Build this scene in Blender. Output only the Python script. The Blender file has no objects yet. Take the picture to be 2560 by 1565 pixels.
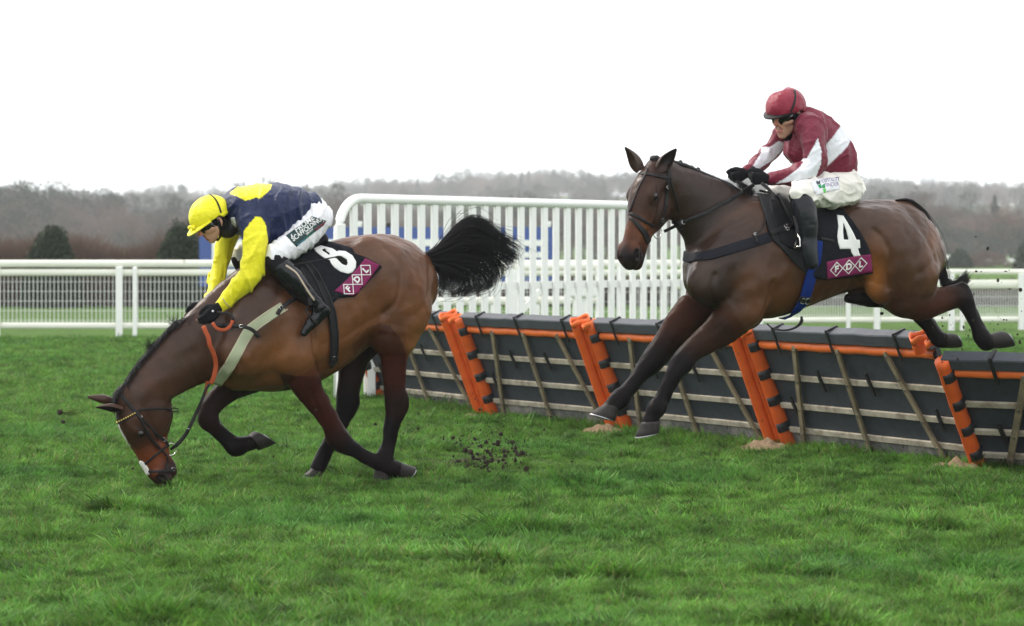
import bpy, bmesh, math, random
import numpy as np
from mathutils import Vector, Matrix
from mathutils.bvhtree import BVHTree
from mathutils.geometry import delaunay_2d_cdt

random.seed(4); RNG = np.random.default_rng(4)
SC = bpy.context.scene
ROOT = SC.collection
# ------------------------------------------------------------------ camera, sky, sun, exposure
F, CX, HY, CH = 7000.0, 1280.0, 630.0, 1.45        # focal length in photo pixels, principal column, horizon row, eye height
cam_d = bpy.data.cameras.new("camera"); cam = bpy.data.objects.new("camera", cam_d); ROOT.objects.link(cam)
cam.location = (0, 0, CH); cam.rotation_euler = (math.radians(90), 0, 0)
cam_d.sensor_width = 36.0; cam_d.lens = 36.0 * F / 2560.0; cam_d.shift_y = -(782.5 - HY) / 2560.0
cam_d.clip_start = 0.5; cam_d.clip_end = 6000
cam_d.dof.use_dof = True; cam_d.dof.focus_distance = 16.4; cam_d.dof.aperture_fstop = 4.5
SC.camera = cam
world = bpy.data.worlds.new("World"); SC.world = world; world.use_nodes = True
SUN_EL, SUN_AZ = math.radians(46), math.radians(298)   # azimuth: from +Y clockwise
def build_world():
    nt = world.node_tree; nt.nodes.clear()
    out = nt.nodes.new("ShaderNodeOutputWorld"); bg = nt.nodes.new("ShaderNodeBackground"); bg2 = nt.nodes.new("ShaderNodeBackground")
    sky = nt.nodes.new("ShaderNodeTexSky"); sky.sky_type = 'NISHITA'; sky.sun_disc = False
    sky.sun_elevation = SUN_EL; sky.sun_rotation = SUN_AZ; sky.altitude = 50
    bg.inputs[1].default_value = 0.10
    nt.links.new(sky.outputs[0], bg.inputs[0])
    geo = nt.nodes.new("ShaderNodeNewGeometry"); sep = nt.nodes.new("ShaderNodeSeparateXYZ")
    nt.links.new(geo.outputs["Incoming"], sep.inputs[0])
    mr = nt.nodes.new("ShaderNodeMapRange"); mr.inputs[1].default_value = -0.02; mr.inputs[2].default_value = 0.35
    neg = nt.nodes.new("ShaderNodeMath"); neg.operation = 'MULTIPLY'; neg.inputs[1].default_value = -1
    nt.links.new(sep.outputs[2], neg.inputs[0]); nt.links.new(neg.outputs[0], mr.inputs[0])
    cr = nt.nodes.new("ShaderNodeValToRGB")
    cr.color_ramp.elements[0].color = (0.86, 0.95, 1.0, 1); cr.color_ramp.elements[0].position = 0.0
    cr.color_ramp.elements[1].color = (1, 1, 1, 1); cr.color_ramp.elements[1].position = 0.3
    nt.links.new(mr.outputs[0], cr.inputs[0])
    nz = nt.nodes.new("ShaderNodeTexNoise"); nz.inputs["Scale"].default_value = 1.6; nz.inputs["Detail"].default_value = 4
    tc = nt.nodes.new("ShaderNodeTexCoord"); nt.links.new(tc.outputs["Generated"], nz.inputs["Vector"])
    mr2 = nt.nodes.new("ShaderNodeMapRange"); mr2.inputs[3].default_value = 0.95; mr2.inputs[4].default_value = 1.1
    nt.links.new(nz.outputs[0], mr2.inputs[0])
    mul = nt.nodes.new("ShaderNodeMix"); mul.data_type = 'RGBA'; mul.blend_type = 'MULTIPLY'; mul.inputs[0].default_value = 1.0
    nt.links.new(cr.outputs[0], mul.inputs[6]); nt.links.new(mr2.outputs[0], mul.inputs[7])
    nt.links.new(mul.outputs[2], bg2.inputs[0]); bg2.inputs[1].default_value = 1.35
    mix = nt.nodes.new("ShaderNodeMixShader"); mix.inputs[0].default_value = 0.82
    nt.links.new(bg.outputs[0], mix.inputs[1]); nt.links.new(bg2.outputs[0], mix.inputs[2]); nt.links.new(mix.outputs[0], out.inputs[0])
build_world()
sun_d = bpy.data.lights.new("sun", 'SUN'); sun = bpy.data.objects.new("sun", sun_d); ROOT.objects.link(sun)
sun_d.energy = 2.3; sun_d.angle = math.radians(18); sun_d.color = (1.0, 0.92, 0.81)
_sd = Vector((math.sin(SUN_AZ) * math.cos(SUN_EL), math.cos(SUN_AZ) * math.cos(SUN_EL), math.sin(SUN_EL)))
sun.rotation_euler = _sd.to_track_quat('Z', 'Y').to_euler()
SC.view_settings.view_transform = 'Standard'; SC.view_settings.look = 'None'
SC.view_settings.exposure = 0.6; SC.view_settings.gamma = 1.0; SC.view_settings.use_curve_mapping = False
SC.cycles.max_bounces = 6; SC.cycles.use_denoising = True
SC.cycles.volume_bounces = 0

# ------------------------------------------------------------------ materials
MATS = {}
def mat(name, col=(.5, .5, .5), rough=.6, spec=.4, noise=None, bump=None, attr=None, metal=0, sheen=0, trans=None, col2=None, coat=0, coords='Object', aniso_scale=(1, 1, 1), speck=None):
    """noise=(scale, amount) varies value; col2=(colour, scale, lo, hi) mixes a second colour in patches; bump=(scale, strength, detail); attr=vertex colour layer;
    speck=(colour, scale, threshold) scatters small marks of dirt"""
    if name in MATS: return MATS[name]
    m = bpy.data.materials.new(name); m.use_nodes = True; nt = m.node_tree; L = nt.links
    b = nt.nodes["Principled BSDF"]
    b.inputs["Base Color"].default_value = (*col, 1); b.inputs["Roughness"].default_value = rough
    b.inputs["Specular IOR Level"].default_value = spec; b.inputs["Metallic"].default_value = metal
    if sheen: b.inputs["Sheen Weight"].default_value = sheen; b.inputs["Sheen Roughness"].default_value = .45
    if coat: b.inputs["Coat Weight"].default_value = coat; b.inputs["Coat Roughness"].default_value = .15
    tc = nt.nodes.new("ShaderNodeTexCoord"); mp = nt.nodes.new("ShaderNodeMapping"); mp.inputs["Scale"].default_value = aniso_scale
    L.new(tc.outputs[coords], mp.inputs[0]); vec = mp.outputs[0]
    cur = None
    if attr:
        a = nt.nodes.new("ShaderNodeAttribute"); a.attribute_name = attr; cur = a.outputs["Color"]
    def rgb(c):
        n = nt.nodes.new("ShaderNodeRGB"); n.outputs[0].default_value = (*c, 1); return n.outputs[0]
    def mixc(fac, a_, b_, blend='MIX'):
        n = nt.nodes.new("ShaderNodeMix"); n.data_type = 'RGBA'; n.blend_type = blend
        if isinstance(fac, float): n.inputs[0].default_value = fac
        else: L.new(fac, n.inputs[0])
        L.new(a_, n.inputs[6]); L.new(b_, n.inputs[7]); return n.outputs[2]
    def noise_tex(scale, detail=5, rough_=.6):
        n = nt.nodes.new("ShaderNodeTexNoise"); n.inputs["Scale"].default_value = scale; n.inputs["Detail"].default_value = detail
        n.inputs["Roughness"].default_value = rough_; L.new(vec, n.inputs["Vector"]); return n.outputs[0]
    def maprange(v, a0, a1, b0, b1):
        n = nt.nodes.new("ShaderNodeMapRange"); L.new(v, n.inputs[0])
        for i, x in enumerate((a0, a1, b0, b1)): n.inputs[1 + i].default_value = x
        return n.outputs[0]
    if cur is None: cur = rgb(col)
    if col2:
        c2, s2, lo, hi = col2
        cur = mixc(maprange(noise_tex(s2), lo, hi, 0, 1), cur, rgb(c2))
    if noise:
        s, amt = noise
        v = maprange(noise_tex(s), .25, .75, 1 - amt, 1 + amt)
        cc = nt.nodes.new("ShaderNodeCombineColor")
        for i in range(3): L.new(v, cc.inputs[i])
        cur = mixc(1.0, cur, cc.outputs[0], 'MULTIPLY')
    if speck:
        c3, s3, th = speck
        cur = mixc(maprange(noise_tex(s3, 2, .5), th, th + .03, 0, 1), cur, rgb(c3))
    L.new(cur, b.inputs["Base Color"])
    if bump:
        bs, st = bump[0], bump[1]
        bn = nt.nodes.new("ShaderNodeBump"); bn.inputs["Strength"].default_value = st; bn.inputs["Distance"].default_value = bump[2] if len(bump) > 2 else .01
        L.new(noise_tex(bs), bn.inputs["Height"]); L.new(bn.outputs[0], b.inputs["Normal"])
    if trans:
        tr = nt.nodes.new("ShaderNodeBsdfTranslucent"); L.new(cur, tr.inputs[0])
        mx = nt.nodes.new("ShaderNodeMixShader"); mx.inputs[0].default_value = trans
        L.new(b.outputs[0], mx.inputs[1]); L.new(tr.outputs[0], mx.inputs[2])
        L.new(mx.outputs[0], nt.nodes["Material Output"].inputs[0])
    MATS[name] = m
    return m

# ------------------------------------------------------------------ objects
def tag(o, label=None, cat=None, group=None, kind=None):
    for k, v in (("label", label), ("category", cat), ("group", group), ("kind", kind)):
        if v: o[k] = v
    return o
def empty(name, loc=(0, 0, 0), M=None):
    o = bpy.data.objects.new(name, None); ROOT.objects.link(o); o.empty_display_size = .1
    if M is not None: o.matrix_world = M
    else: o.location = loc
    return o
def mesh_obj(name, V, Fc, m, parent=None, smooth=True, cols=None, M=None):
    me = bpy.data.meshes.new(name)
    if isinstance(Fc, np.ndarray) and len(Fc):
        n, k = Fc.shape
        me.vertices.add(len(V)); me.vertices.foreach_set("co", np.asarray(V, np.float32).ravel())
        me.loops.add(n * k); me.loops.foreach_set("vertex_index", Fc.astype(np.int32).ravel())
        me.polygons.add(n); me.polygons.foreach_set("loop_start", np.arange(0, n * k, k, dtype=np.int32))
        me.update(calc_edges=True); me.validate()
    else:
        me.from_pydata([tuple(v) for v in V], [], [tuple(f) for f in Fc]); me.update()
    if smooth: me.polygons.foreach_set("use_smooth", [True] * len(me.polygons))
    if cols is not None:
        a = me.color_attributes.new("col", 'FLOAT_COLOR', 'POINT')
        c = np.ones((len(V), 4), np.float32); cols = np.asarray(cols); c[:, :cols.shape[1]] = cols; a.data.foreach_set("color", c.ravel())
    if m: me.materials.append(m)
    o = bpy.data.objects.new(name, me); ROOT.objects.link(o)
    if parent is not None: o.parent = parent
    if M is not None: o.matrix_world = M
    return o
def cp(o, parent=None):
    c = o.copy(); ROOT.objects.link(c)
    if parent is not None: c.parent = parent
    for ch in o.children: cp(ch, c)
    return c
class MB:
    """collects boxes, bars and tubes into one mesh"""
    def __init__(s): s.V = []; s.F = []
    def add(s, V, Fc):
        n = len(s.V); s.V += [tuple(v) for v in V]; s.F += [tuple(i + n for i in f) for f in Fc]; return s
    def hexa(s, b4, t4):
        return s.add(list(b4) + list(t4), [(3, 2, 1, 0), (4, 5, 6, 7), (0, 1, 5, 4), (1, 2, 6, 5), (2, 3, 7, 6), (3, 0, 4, 7)])
    def box(s, x0, x1, y0, y1, z0, z1):
        return s.hexa([(x0, y0, z0), (x1, y0, z0), (x1, y1, z0), (x0, y1, z0)], [(x0, y0, z1), (x1, y0, z1), (x1, y1, z1), (x0, y1, z1)])
    def bar(s, a, b, w, t, up=(0, 0, 1)):
        """flat bar from a to b, w across (along up x dir), t thick along up"""
        a, b = Vector(a), Vector(b); d = (b - a).normalized(); u = Vector(up); sd = d.cross(u).normalized() * w / 2; u = sd.cross(d).normalized() * t / 2
        c = [-sd - u, sd - u, sd + u, -sd + u]
        return s.hexa([a + x for x in c], [b + x for x in c])
    def tube(s, pts, rad, n=8, cap=True):
        pts = [Vector(p) for p in pts]
        if not hasattr(rad, '__len__'): rad = [rad] * len(pts)
        ref = Vector((0, 0, 1)); rings = []
        for i, p in enumerate(pts):
            d = (pts[min(i + 1, len(pts) - 1)] - pts[max(i - 1, 0)]).normalized()
            if abs(d.dot(ref)) > .95: ref2 = Vector((0, 1, 0)) if abs(d.y) < .9 else Vector((1, 0, 0))
            else: ref2 = ref
            a = d.cross(ref2).normalized(); b = a.cross(d)
            if i and rings:
                pass
            rings.append([p + (a * math.cos(2 * math.pi * k / n) + b * math.sin(2 * math.pi * k / n)) * rad[i] for k in range(n)])
        V = [v for r in rings for v in r]; Fc = []
        for i in range(len(rings) - 1):
            for k in range(n):
                Fc.append((i * n + k, i * n + (k + 1) % n, (i + 1) * n + (k + 1) % n, (i + 1) * n + k))
        if cap: Fc.append(tuple(range(n - 1, -1, -1))); Fc.append(tuple((len(rings) - 1) * n + k for k in range(n)))
        return s.add(V, Fc)
    def build(s, name, m, parent=None, smooth=False, M=None, bevel=0):
        o = mesh_obj(name, s.V, s.F, m, parent, smooth, M=M)
        if bevel:
            bv = o.modifiers.new("bevel", 'BEVEL'); bv.width = bevel; bv.segments = 2; bv.limit_method = 'ANGLE'
        return o
def tube_strands(P, R, n=3):
    """P: strands x points x 3, R: strands x points -> vertices, quads"""
    P = np.asarray(P, float); S, K, _ = P.shape
    T = np.gradient(P, axis=1); T /= np.linalg.norm(T, axis=2, keepdims=True) + 1e-9
    ref = np.array([.31, .77, .55]); A = np.cross(T, ref); A /= np.linalg.norm(A, axis=2, keepdims=True) + 1e-9; B = np.cross(T, A)
    ang = np.arange(n) * 2 * np.pi / n
    V = P[:, :, None, :] + R[:, :, None, None] * (A[:, :, None, :] * np.cos(ang)[None, None, :, None] + B[:, :, None, :] * np.sin(ang)[None, None, :, None])
    idx = np.arange(S * K * n).reshape(S, K, n)
    a = idx[:, :-1, :]; b = np.roll(a, -1, axis=2); c = idx[:, 1:, :]; d = np.roll(c, -1, axis=2)
    return V.reshape(-1, 3), np.stack([a, b, d, c], -1).reshape(-1, 4)
def scatter(name, pts, rots, scales, idx, variants, coll_name):
    """one object that carries many small plants"""
    col = bpy.data.collections.new(coll_name)
    for v in variants: col.objects.link(v); ROOT.objects.unlink(v)
    me = bpy.data.meshes.new(name); me.vertices.add(len(pts)); me.vertices.foreach_set("co", np.asarray(pts, np.float32).ravel())
    a = me.attributes.new("rot", 'FLOAT_VECTOR', 'POINT'); a.data.foreach_set("vector", np.asarray(rots, np.float32).ravel())
    a = me.attributes.new("scl", 'FLOAT_VECTOR', 'POINT'); a.data.foreach_set("vector", np.asarray(scales, np.float32).ravel())
    a = me.attributes.new("idx", 'INT', 'POINT'); a.data.foreach_set("value", np.asarray(idx, np.int32))
    me.update(); o = bpy.data.objects.new(name, me); ROOT.objects.link(o)
    ng = bpy.data.node_groups.new(name + "_nodes", 'GeometryNodeTree')
    ng.interface.new_socket("Geometry", in_out='INPUT', socket_type='NodeSocketGeometry'); ng.interface.new_socket("Geometry", in_out='OUTPUT', socket_type='NodeSocketGeometry')
    N = ng.nodes; gi = N.new("NodeGroupInput"); go = N.new("NodeGroupOutput"); ip = N.new("GeometryNodeInstanceOnPoints"); ci = N.new("GeometryNodeCollectionInfo")
    ci.inputs[0].default_value = col; ci.inputs[1].default_value = True; ci.inputs[2].default_value = True
    def na(nm, ty):
        n = N.new("GeometryNodeInputNamedAttribute"); n.data_type = ty; n.inputs[0].default_value = nm; return n.outputs[0]
    e2r = N.new("FunctionNodeEulerToRotation")
    ng.links.new(gi.outputs[0], ip.inputs["Points"]); ng.links.new(ci.outputs[0], ip.inputs["Instance"]); ip.inputs["Pick Instance"].default_value = True
    ng.links.new(na("idx", 'INT'), ip.inputs["Instance Index"]); ng.links.new(na("rot", 'FLOAT_VECTOR'), e2r.inputs[0]); ng.links.new(e2r.outputs[0], ip.inputs["Rotation"])
    ng.links.new(na("scl", 'FLOAT_VECTOR'), ip.inputs["Scale"]); ng.links.new(ip.outputs[0], go.inputs[0])
    md = o.modifiers.new("scatter", 'NODES'); md.node_group = ng
    return o
def S(px, py, Y):
    """photo pixel at depth Y -> world point"""
    return Vector(((px - CX) * Y / F, Y, CH + (HY - py) * Y / F))
def crop(x0, y0, s):
    return lambda *p: [(x0 + a * s, y0 + b * s) for a, b in zip(p[::2], p[1::2])]
cA = crop(180, 420, .29215); cB = crop(180, 840, .27894); cC = crop(640, 520, .29215); cD = crop(460, 880, .35714)
cE = crop(1440, 180, .34527); cF = crop(1440, 560, .37185); cG = crop(1860, 480, .29215); cH = crop(1860, 200, .22573); cJ = crop(440, 440, .17263)
cK1 = crop(480, 540, .17045); cK3 = crop(1540, 360, .21242); cK4 = crop(1800, 420, .18587); cK5 = crop(460, 700, .18587)
# ------------------------------------------------------------------ the setting: ground, hill, course furniture
def ground_height(x, y):
    h = .03 * np.sin(x * .8 + y * .35) * np.sin(y * .55 - 1) * np.clip((y - 8) / 4, 0, 1) * np.clip((60 - y) / 20, 0, 1)
    return h
def hill_height(x, y):
    t = np.clip((y - 520) / 900, 0, 1); t = t * t * (3 - 2 * t)
    prof = 25 + 3.0 * np.exp(-((x * 1400 / np.maximum(y, 1) - 0) / 80) ** 2) + 1.5 * np.sin(x * .013 + .6) - 3.5 * np.clip(-x / 200, 0, 1)
    return t * prof
BARE = ((-.30, 19.3, .85, .85, .86), (-.05, 18.5, .36, .40, .92), (-.02, 19.3, .25, .5, .8), (1.0, 21.0, .7, .5, .35), (-.72, 17.75, .35, .25, .7), (-1.28, 18.2, .25, .2, .6), (-2.1, 17.3, .45, .3, .45), (-2.6, 17.0, .2, .15, .5), (.9, 15.2, .3, .2, .4), (1.9, 16.3, .25, .2, .45))
def bare_turf(x, y):
    b = np.zeros(np.shape(x))
    for cx, cy, rx, ry, a in BARE: b = np.maximum(b, a * np.exp(-((x - cx) / rx) ** 2 - ((y - cy) / ry) ** 2))
    return b
def build_ground():
    ys = np.concatenate([np.arange(-6, 45, .15), np.arange(45, 130, 2.5), np.geomspace(130, 4000, 40)])
    xs = np.concatenate([-np.geomspace(14, 2500, 34)[::-1], np.arange(-13.6, 13.7, .2), np.geomspace(14, 2500, 34)])
    X, Y = np.meshgrid(xs, ys); Z = np.where(Y < 100, ground_height(X, Y), 0) + hill_height(X, Y)
    V = np.stack([X, Y, Z], -1).reshape(-1, 3); ny, nx = X.shape
    i = np.arange(ny * nx).reshape(ny, nx)
    Fc = np.stack([i[:-1, :-1], i[:-1, 1:], i[1:, 1:], i[1:, :-1]], -1).reshape(-1, 4)
    m = mat("turf_soil", (.055, .105, .018), .95, .1, noise=(2.5, .35), bump=(60, .6, .03), attr="col")
    w = np.clip(bare_turf(V[:, 0], V[:, 1]) * 1.3, 0, 1)[:, None]; n = (.5 + .5 * np.sin(V[:, 0] * .7) * np.sin(V[:, 1] * .45))[:, None] * (V[:, 1:2] < 100)
    C = np.array([(.060, .125, .020)]) * (1 - .3 * n) + np.array([(.05, .06, .025)]) * .3 * n; C = C * (1 - w) + np.array([(.040, .030, .020)]) * w
    o = mesh_obj("ground", V, Fc, m, cols=C); tag(o, kind='structure')
build_ground()

# ---- hurdles
HUR = [(-1.24, 27.05), (-.15, 24.75), (.954, 22.85), (2.07, 20.78), (3.12, 18.62), (5.0, 17.1)]
M_board = mat("hurdle_rubber", (.030, .036, .046), .62, .35, noise=(14, .25), bump=(180, .25, .004), speck=((.10, .085, .06), 42, .70))
M_pad = mat("hurdle_foam_pad", (.050, .057, .070), .6, .4, noise=(10, .2), bump=(120, .3, .004), speck=((.14, .12, .09), 55, .71))
M_orange = mat("orange_vinyl", (.62, .105, .018), .45, .3, noise=(9, .16), bump=(11, .5, .012), speck=((.22, .07, .03), 48, .69))
M_strip = mat("orange_vinyl_strip", (.74, .150, .030), .42, .35, noise=(9, .12), bump=(11, .4, .012), speck=((.25, .10, .05), 48, .70))
M_black = mat("black_tape", (.012, .012, .014), .5, .4)
M_wood = mat("weathered_timber", (.40, .36, .29), .8, .2, noise=(7, .3), col2=((.22, .18, .13), 9, .45, .7), bump=(70, .4, .004), aniso_scale=(1, 1, 1))
M_brace = mat("brown_timber", (.20, .165, .105), .75, .25, noise=(9, .3), col2=((.12, .095, .06), 6, .45, .7), bump=(60, .4, .004))
M_mudboard = mat("muddy_kickboard", (.14, .135, .13), .85, .2, col2=((.27, .245, .225), 5, .42, .62), noise=(18, .3), bump=(40, .5, .01), speck=((.035, .028, .022), 30, .66))
M_steel = mat("zinc_bolt", (.55, .55, .55), .35, .5, metal=1)
def hurdle(A, B, lean, label, plain=True):
    A, B = Vector((*A, 0)), Vector((*B, 0)); Lg = (B - A).length; ex = (B - A).normalized()
    fw = Vector((-ex.y, ex.x, 0)); fw = fw if fw.y < 0 else -fw          # towards the landing side (and the camera)
    H = .975; up = (Vector((0, 0, 1)) * math.cos(lean) + fw * math.sin(lean)); nr = fw * math.cos(lean) - Vector((0, 0, 1)) * math.sin(lean)
    M = Matrix((( *ex, 0), (*nr, 0), (*up, 0), (0, 0, 0, 1))); M = Matrix(((ex.x, nr.x, up.x, A.x), (ex.y, nr.y, up.y, A.y), (ex.z, nr.z, up.z, 0), (0, 0, 0, 1)))
    r = empty("hurdle_panel", M=M); tag(r, label, "hurdle", "padded hurdle panels in one line across the course")
    e = .055
    def lx(mb, name, m, p=r, bev=0, sm=False):
        o = mb.build(name, m, p, smooth=sm, bevel=bev); return o
    lx(MB().box(e, Lg - e, -.035, 0, .16, H * .90), "board", M_board)
    lx(MB().box(e, Lg - e, -.03, .004, -.08, .158), "kickboard", M_mudboard)
    # foam top pad, a little uneven along its length
    pad = MB(); n = 18
    prof = [(-.042, H * .905), (.036, H * .905), (.041, H * .911), (.042, H * .985), (.037, H * .994), (-.036, H * 1.006), (-.046, H * .995)]
    rows = []
    for i in range(n + 1):
        x = e + (Lg - 2 * e) * i / n; w = .0025 * math.sin(i * 2.1 + A.x * 5) + .002 * math.sin(i * 4.7)
        rows.append([(x, y + .5 * w, z + w) for y, z in prof])
    V = [v for rr in rows for v in rr]; k = len(prof)
    Fc = [(i * k + j, i * k + (j + 1) % k, (i + 1) * k + (j + 1) % k, (i + 1) * k + j) for i in range(n) for j in range(k)]
    Fc += [tuple(range(k - 1, -1, -1)), tuple(n * k + j for j in range(k))]
    pad.add(V, Fc); po = pad.build("top_pad", M_pad, r)
    for fx in (.17, .47, .82):
        st = MB(); st.box(Lg * fx - .012, Lg * fx + .012, -.050, .048, H * 1.002, H * 1.016); st.box(Lg * fx - .012, Lg * fx + .012, .043, .050, H * .80, H * 1.009)
        st.box(Lg * fx - .012, Lg * fx + .012, -.054, -.046, H * .87, H * 1.009); lx(st, "pad_strap", M_black)
    os_ = MB(); n = 24; prof = []
    for j in range(9):
        a = -math.pi / 2 + math.pi * j / 8; prof.append((.006 + .030 * math.cos(a), H * .858 + .034 * math.sin(a)))
    V = []; 
    for i in range(n + 1):
        x = e + (Lg - 2 * e) * i / n; w = .003 * math.sin(i * 1.7 + A.y)
        V += [(x, y, z + w) for y, z in prof]
    k = 9; Fc = [(i * k + j, i * k + j + 1, (i + 1) * k + j + 1, (i + 1) * k + j) for i in range(n) for j in range(k - 1)]
    os_.add(V, Fc); lx(os_, "orange_strip", M_strip, sm=True)
    for z in (.60, .365, .165):
        lx(MB().box(e, Lg - e, .002, .024, H * z - .021, H * z + .021), "rail", M_wood, bev=.003)
    for t0, b0 in ((.255, .085), (.49, .475), (.74, .885)):
        a = Vector((Lg * t0, .036, H * .865)); b = Vector((Lg * b0, .036, -.10))
        br = lx(MB().bar(a, b, .046, .02, up=(0, 1, 0)), "brace", M_brace, bev=.003)
        for f_ in (.03, .29, .53, .735):
            p = a.lerp(b, f_); MB().tube([p + Vector((0, .008, 0)), p + Vector((0, .018, 0))], .009, 6).build("bolt", M_steel, br)
    for fx, z in ((.335, .60), (.60, .60), (.13, .365), (.47, .365), (.90, .365), (.985, .60)):
        ck = MB(); ck.bar((Lg * fx - .006, .032, H * z + .085), (Lg * fx + .014, .032, H * z - .085), .030, .014, up=(0, 1, 0)); lx(ck, "cleat", M_black)
    # uprights: a striped sleeve at the near end of the panel, a plain folded sleeve at the other
    def sleeve(x, z0, z1, rx, ry, y0, seg=10, wob=0.0, n=12):
        V, Fc = [], []
        m_ = max(2, int((z1 - z0) / .05))
        for i in range(m_ + 1):
            z = z0 + (z1 - z0) * i / m_; w = 1 + wob * math.sin(i * 1.9 + x * 3)
            for j in range(n):
                a = 2 * math.pi * j / n; V.append((x + rx * w * math.cos(a), y0 + ry * math.sin(a), z))
        for i in range(m_):
            for j in range(n): Fc.append((i * n + j, i * n + (j + 1) % n, (i + 1) * n + (j + 1) % n, (i + 1) * n + j))
        Fc.append(tuple(m_ * n + j for j in range(n)))
        return V, Fc
    s1 = MB(); s1.add(*sleeve(0.06, -.1, H * .985, .048, .058, .035, wob=.05)); so = lx(s1, "striped_sleeve", M_orange, sm=True)
    for z in (.20, .415, .63, .86):
        MB().add(*sleeve(0.068, H * z - .034, H * z + .034, .0490, .0592, .0355)).build("black_band", M_black, so, smooth=True)
    if plain: MB().add(*sleeve(Lg - .055, -.1, H * .97, .022, .026, .045, wob=.05)).build("sleeve_fold", M_orange, r, smooth=True)
    s2 = MB(); s2.add(*sleeve(Lg - .10, -.1 if plain else H * .90, H * 1.0, .042, .046, .085, wob=.05)); 
    po2 = lx(s2, "plain_sleeve", M_orange, sm=True)
    # folded loops of vinyl at the tops
    for cx_, ry, rx, z0, z1, tilt in ((Lg - .10, .085, .075, H * .985, H * 1.03, -.1), (Lg + .03, .065, .06, H * .95, H * .995, .2)):
        V = []; n = 28
        for i in range(n):
            a = 2 * math.pi * i / n; x = cx_ + rx * math.cos(a); y = .05 + ry * math.sin(a) * (1 + .25 * math.cos(a)); dz = tilt * (x - cx_) * .8 + .01 * math.sin(3 * a)
            V += [(x, y, z0 + dz), (x, y, z1 + dz), (x - .008 * math.cos(a), y - .008 * math.sin(a), z1 + dz), (x - .008 * math.cos(a), y - .008 * math.sin(a), z0 + dz)]
        Fc = []
        for i in range(n):
            j = (i + 1) % n
            for k in range(4): Fc.append((i * 4 + k, j * 4 + k, j * 4 + (k + 1) % 4, i * 4 + (k + 1) % 4))
        MB().add(V, Fc).build("top_loop", M_strip, po2, smooth=True)
    return r
HL = ["hurdle panel at the far end, behind the front horse's hind legs", "hurdle panel second along from the far end, its three braces in full view",
      "hurdle panel crossed by the outstretched forelegs of the jumping horse", "hurdle panel under the belly and hind legs of the jumping horse",
      "nearest hurdle panel, set more upright and cut off by the photo's edge"]
for i in range(5):
    hurdle(HUR[i] if i < 4 else (3.06, 18.5), HUR[i + 1], math.radians(22 if i < 4 else 36), HL[i], i != 3)
# sand round the feet of the uprights
M_sand = mat("damp_sand", (.25, .18, .115), .95, .1, noise=(25, .35), bump=(90, 1.0, .02))
PILES = []
def sand_pile(x, y, sx, sy, h, label):
    bm = bmesh.new(); bmesh.ops.create_grid(bm, x_segments=34, y_segments=26, size=1)
    for v in bm.verts:
        r = math.hypot(v.co.x, v.co.y); f = max(0, 1 - r) ** .8
        nz = .5 + .5 * math.sin(v.co.x * 9 + x * 7) * math.sin(v.co.y * 11 + 2) + .35 * random.random()
        v.co = Vector((v.co.x * sx, v.co.y * sy, h * f * (.55 + .55 * nz) - .012))
    me = bpy.data.meshes.new("sand_pile"); bm.to_mesh(me); bm.free(); me.materials.append(M_sand)
    for p in me.polygons: p.use_smooth = True
    o = bpy.data.objects.new("sand_pile", me); ROOT.objects.link(o); o.location = (x, y, 0); o.rotation_euler = (0, 0, -1.1)
    tag(o, label, "sand", "sand piles at the feet of the hurdle uprights")
for (hx, hy), lb, s in ((HUR[1], "low crumbly sand patch at the second orange upright behind the front horse", .5), (HUR[2], "sand pile just left of the airborne leading fore hooves", .8),
                        (HUR[3], "sand pile at the orange upright below the blue girth", .95), (HUR[4], "largest sand pile, at the nearest orange upright", 1.0)):
    PILES.append((hx - .20, hy - .24, .20 * s + .04)); sand_pile(hx - .20, hy - .24, .26 * s + .10, .15 * s + .05, .10 * s, lb)

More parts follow.
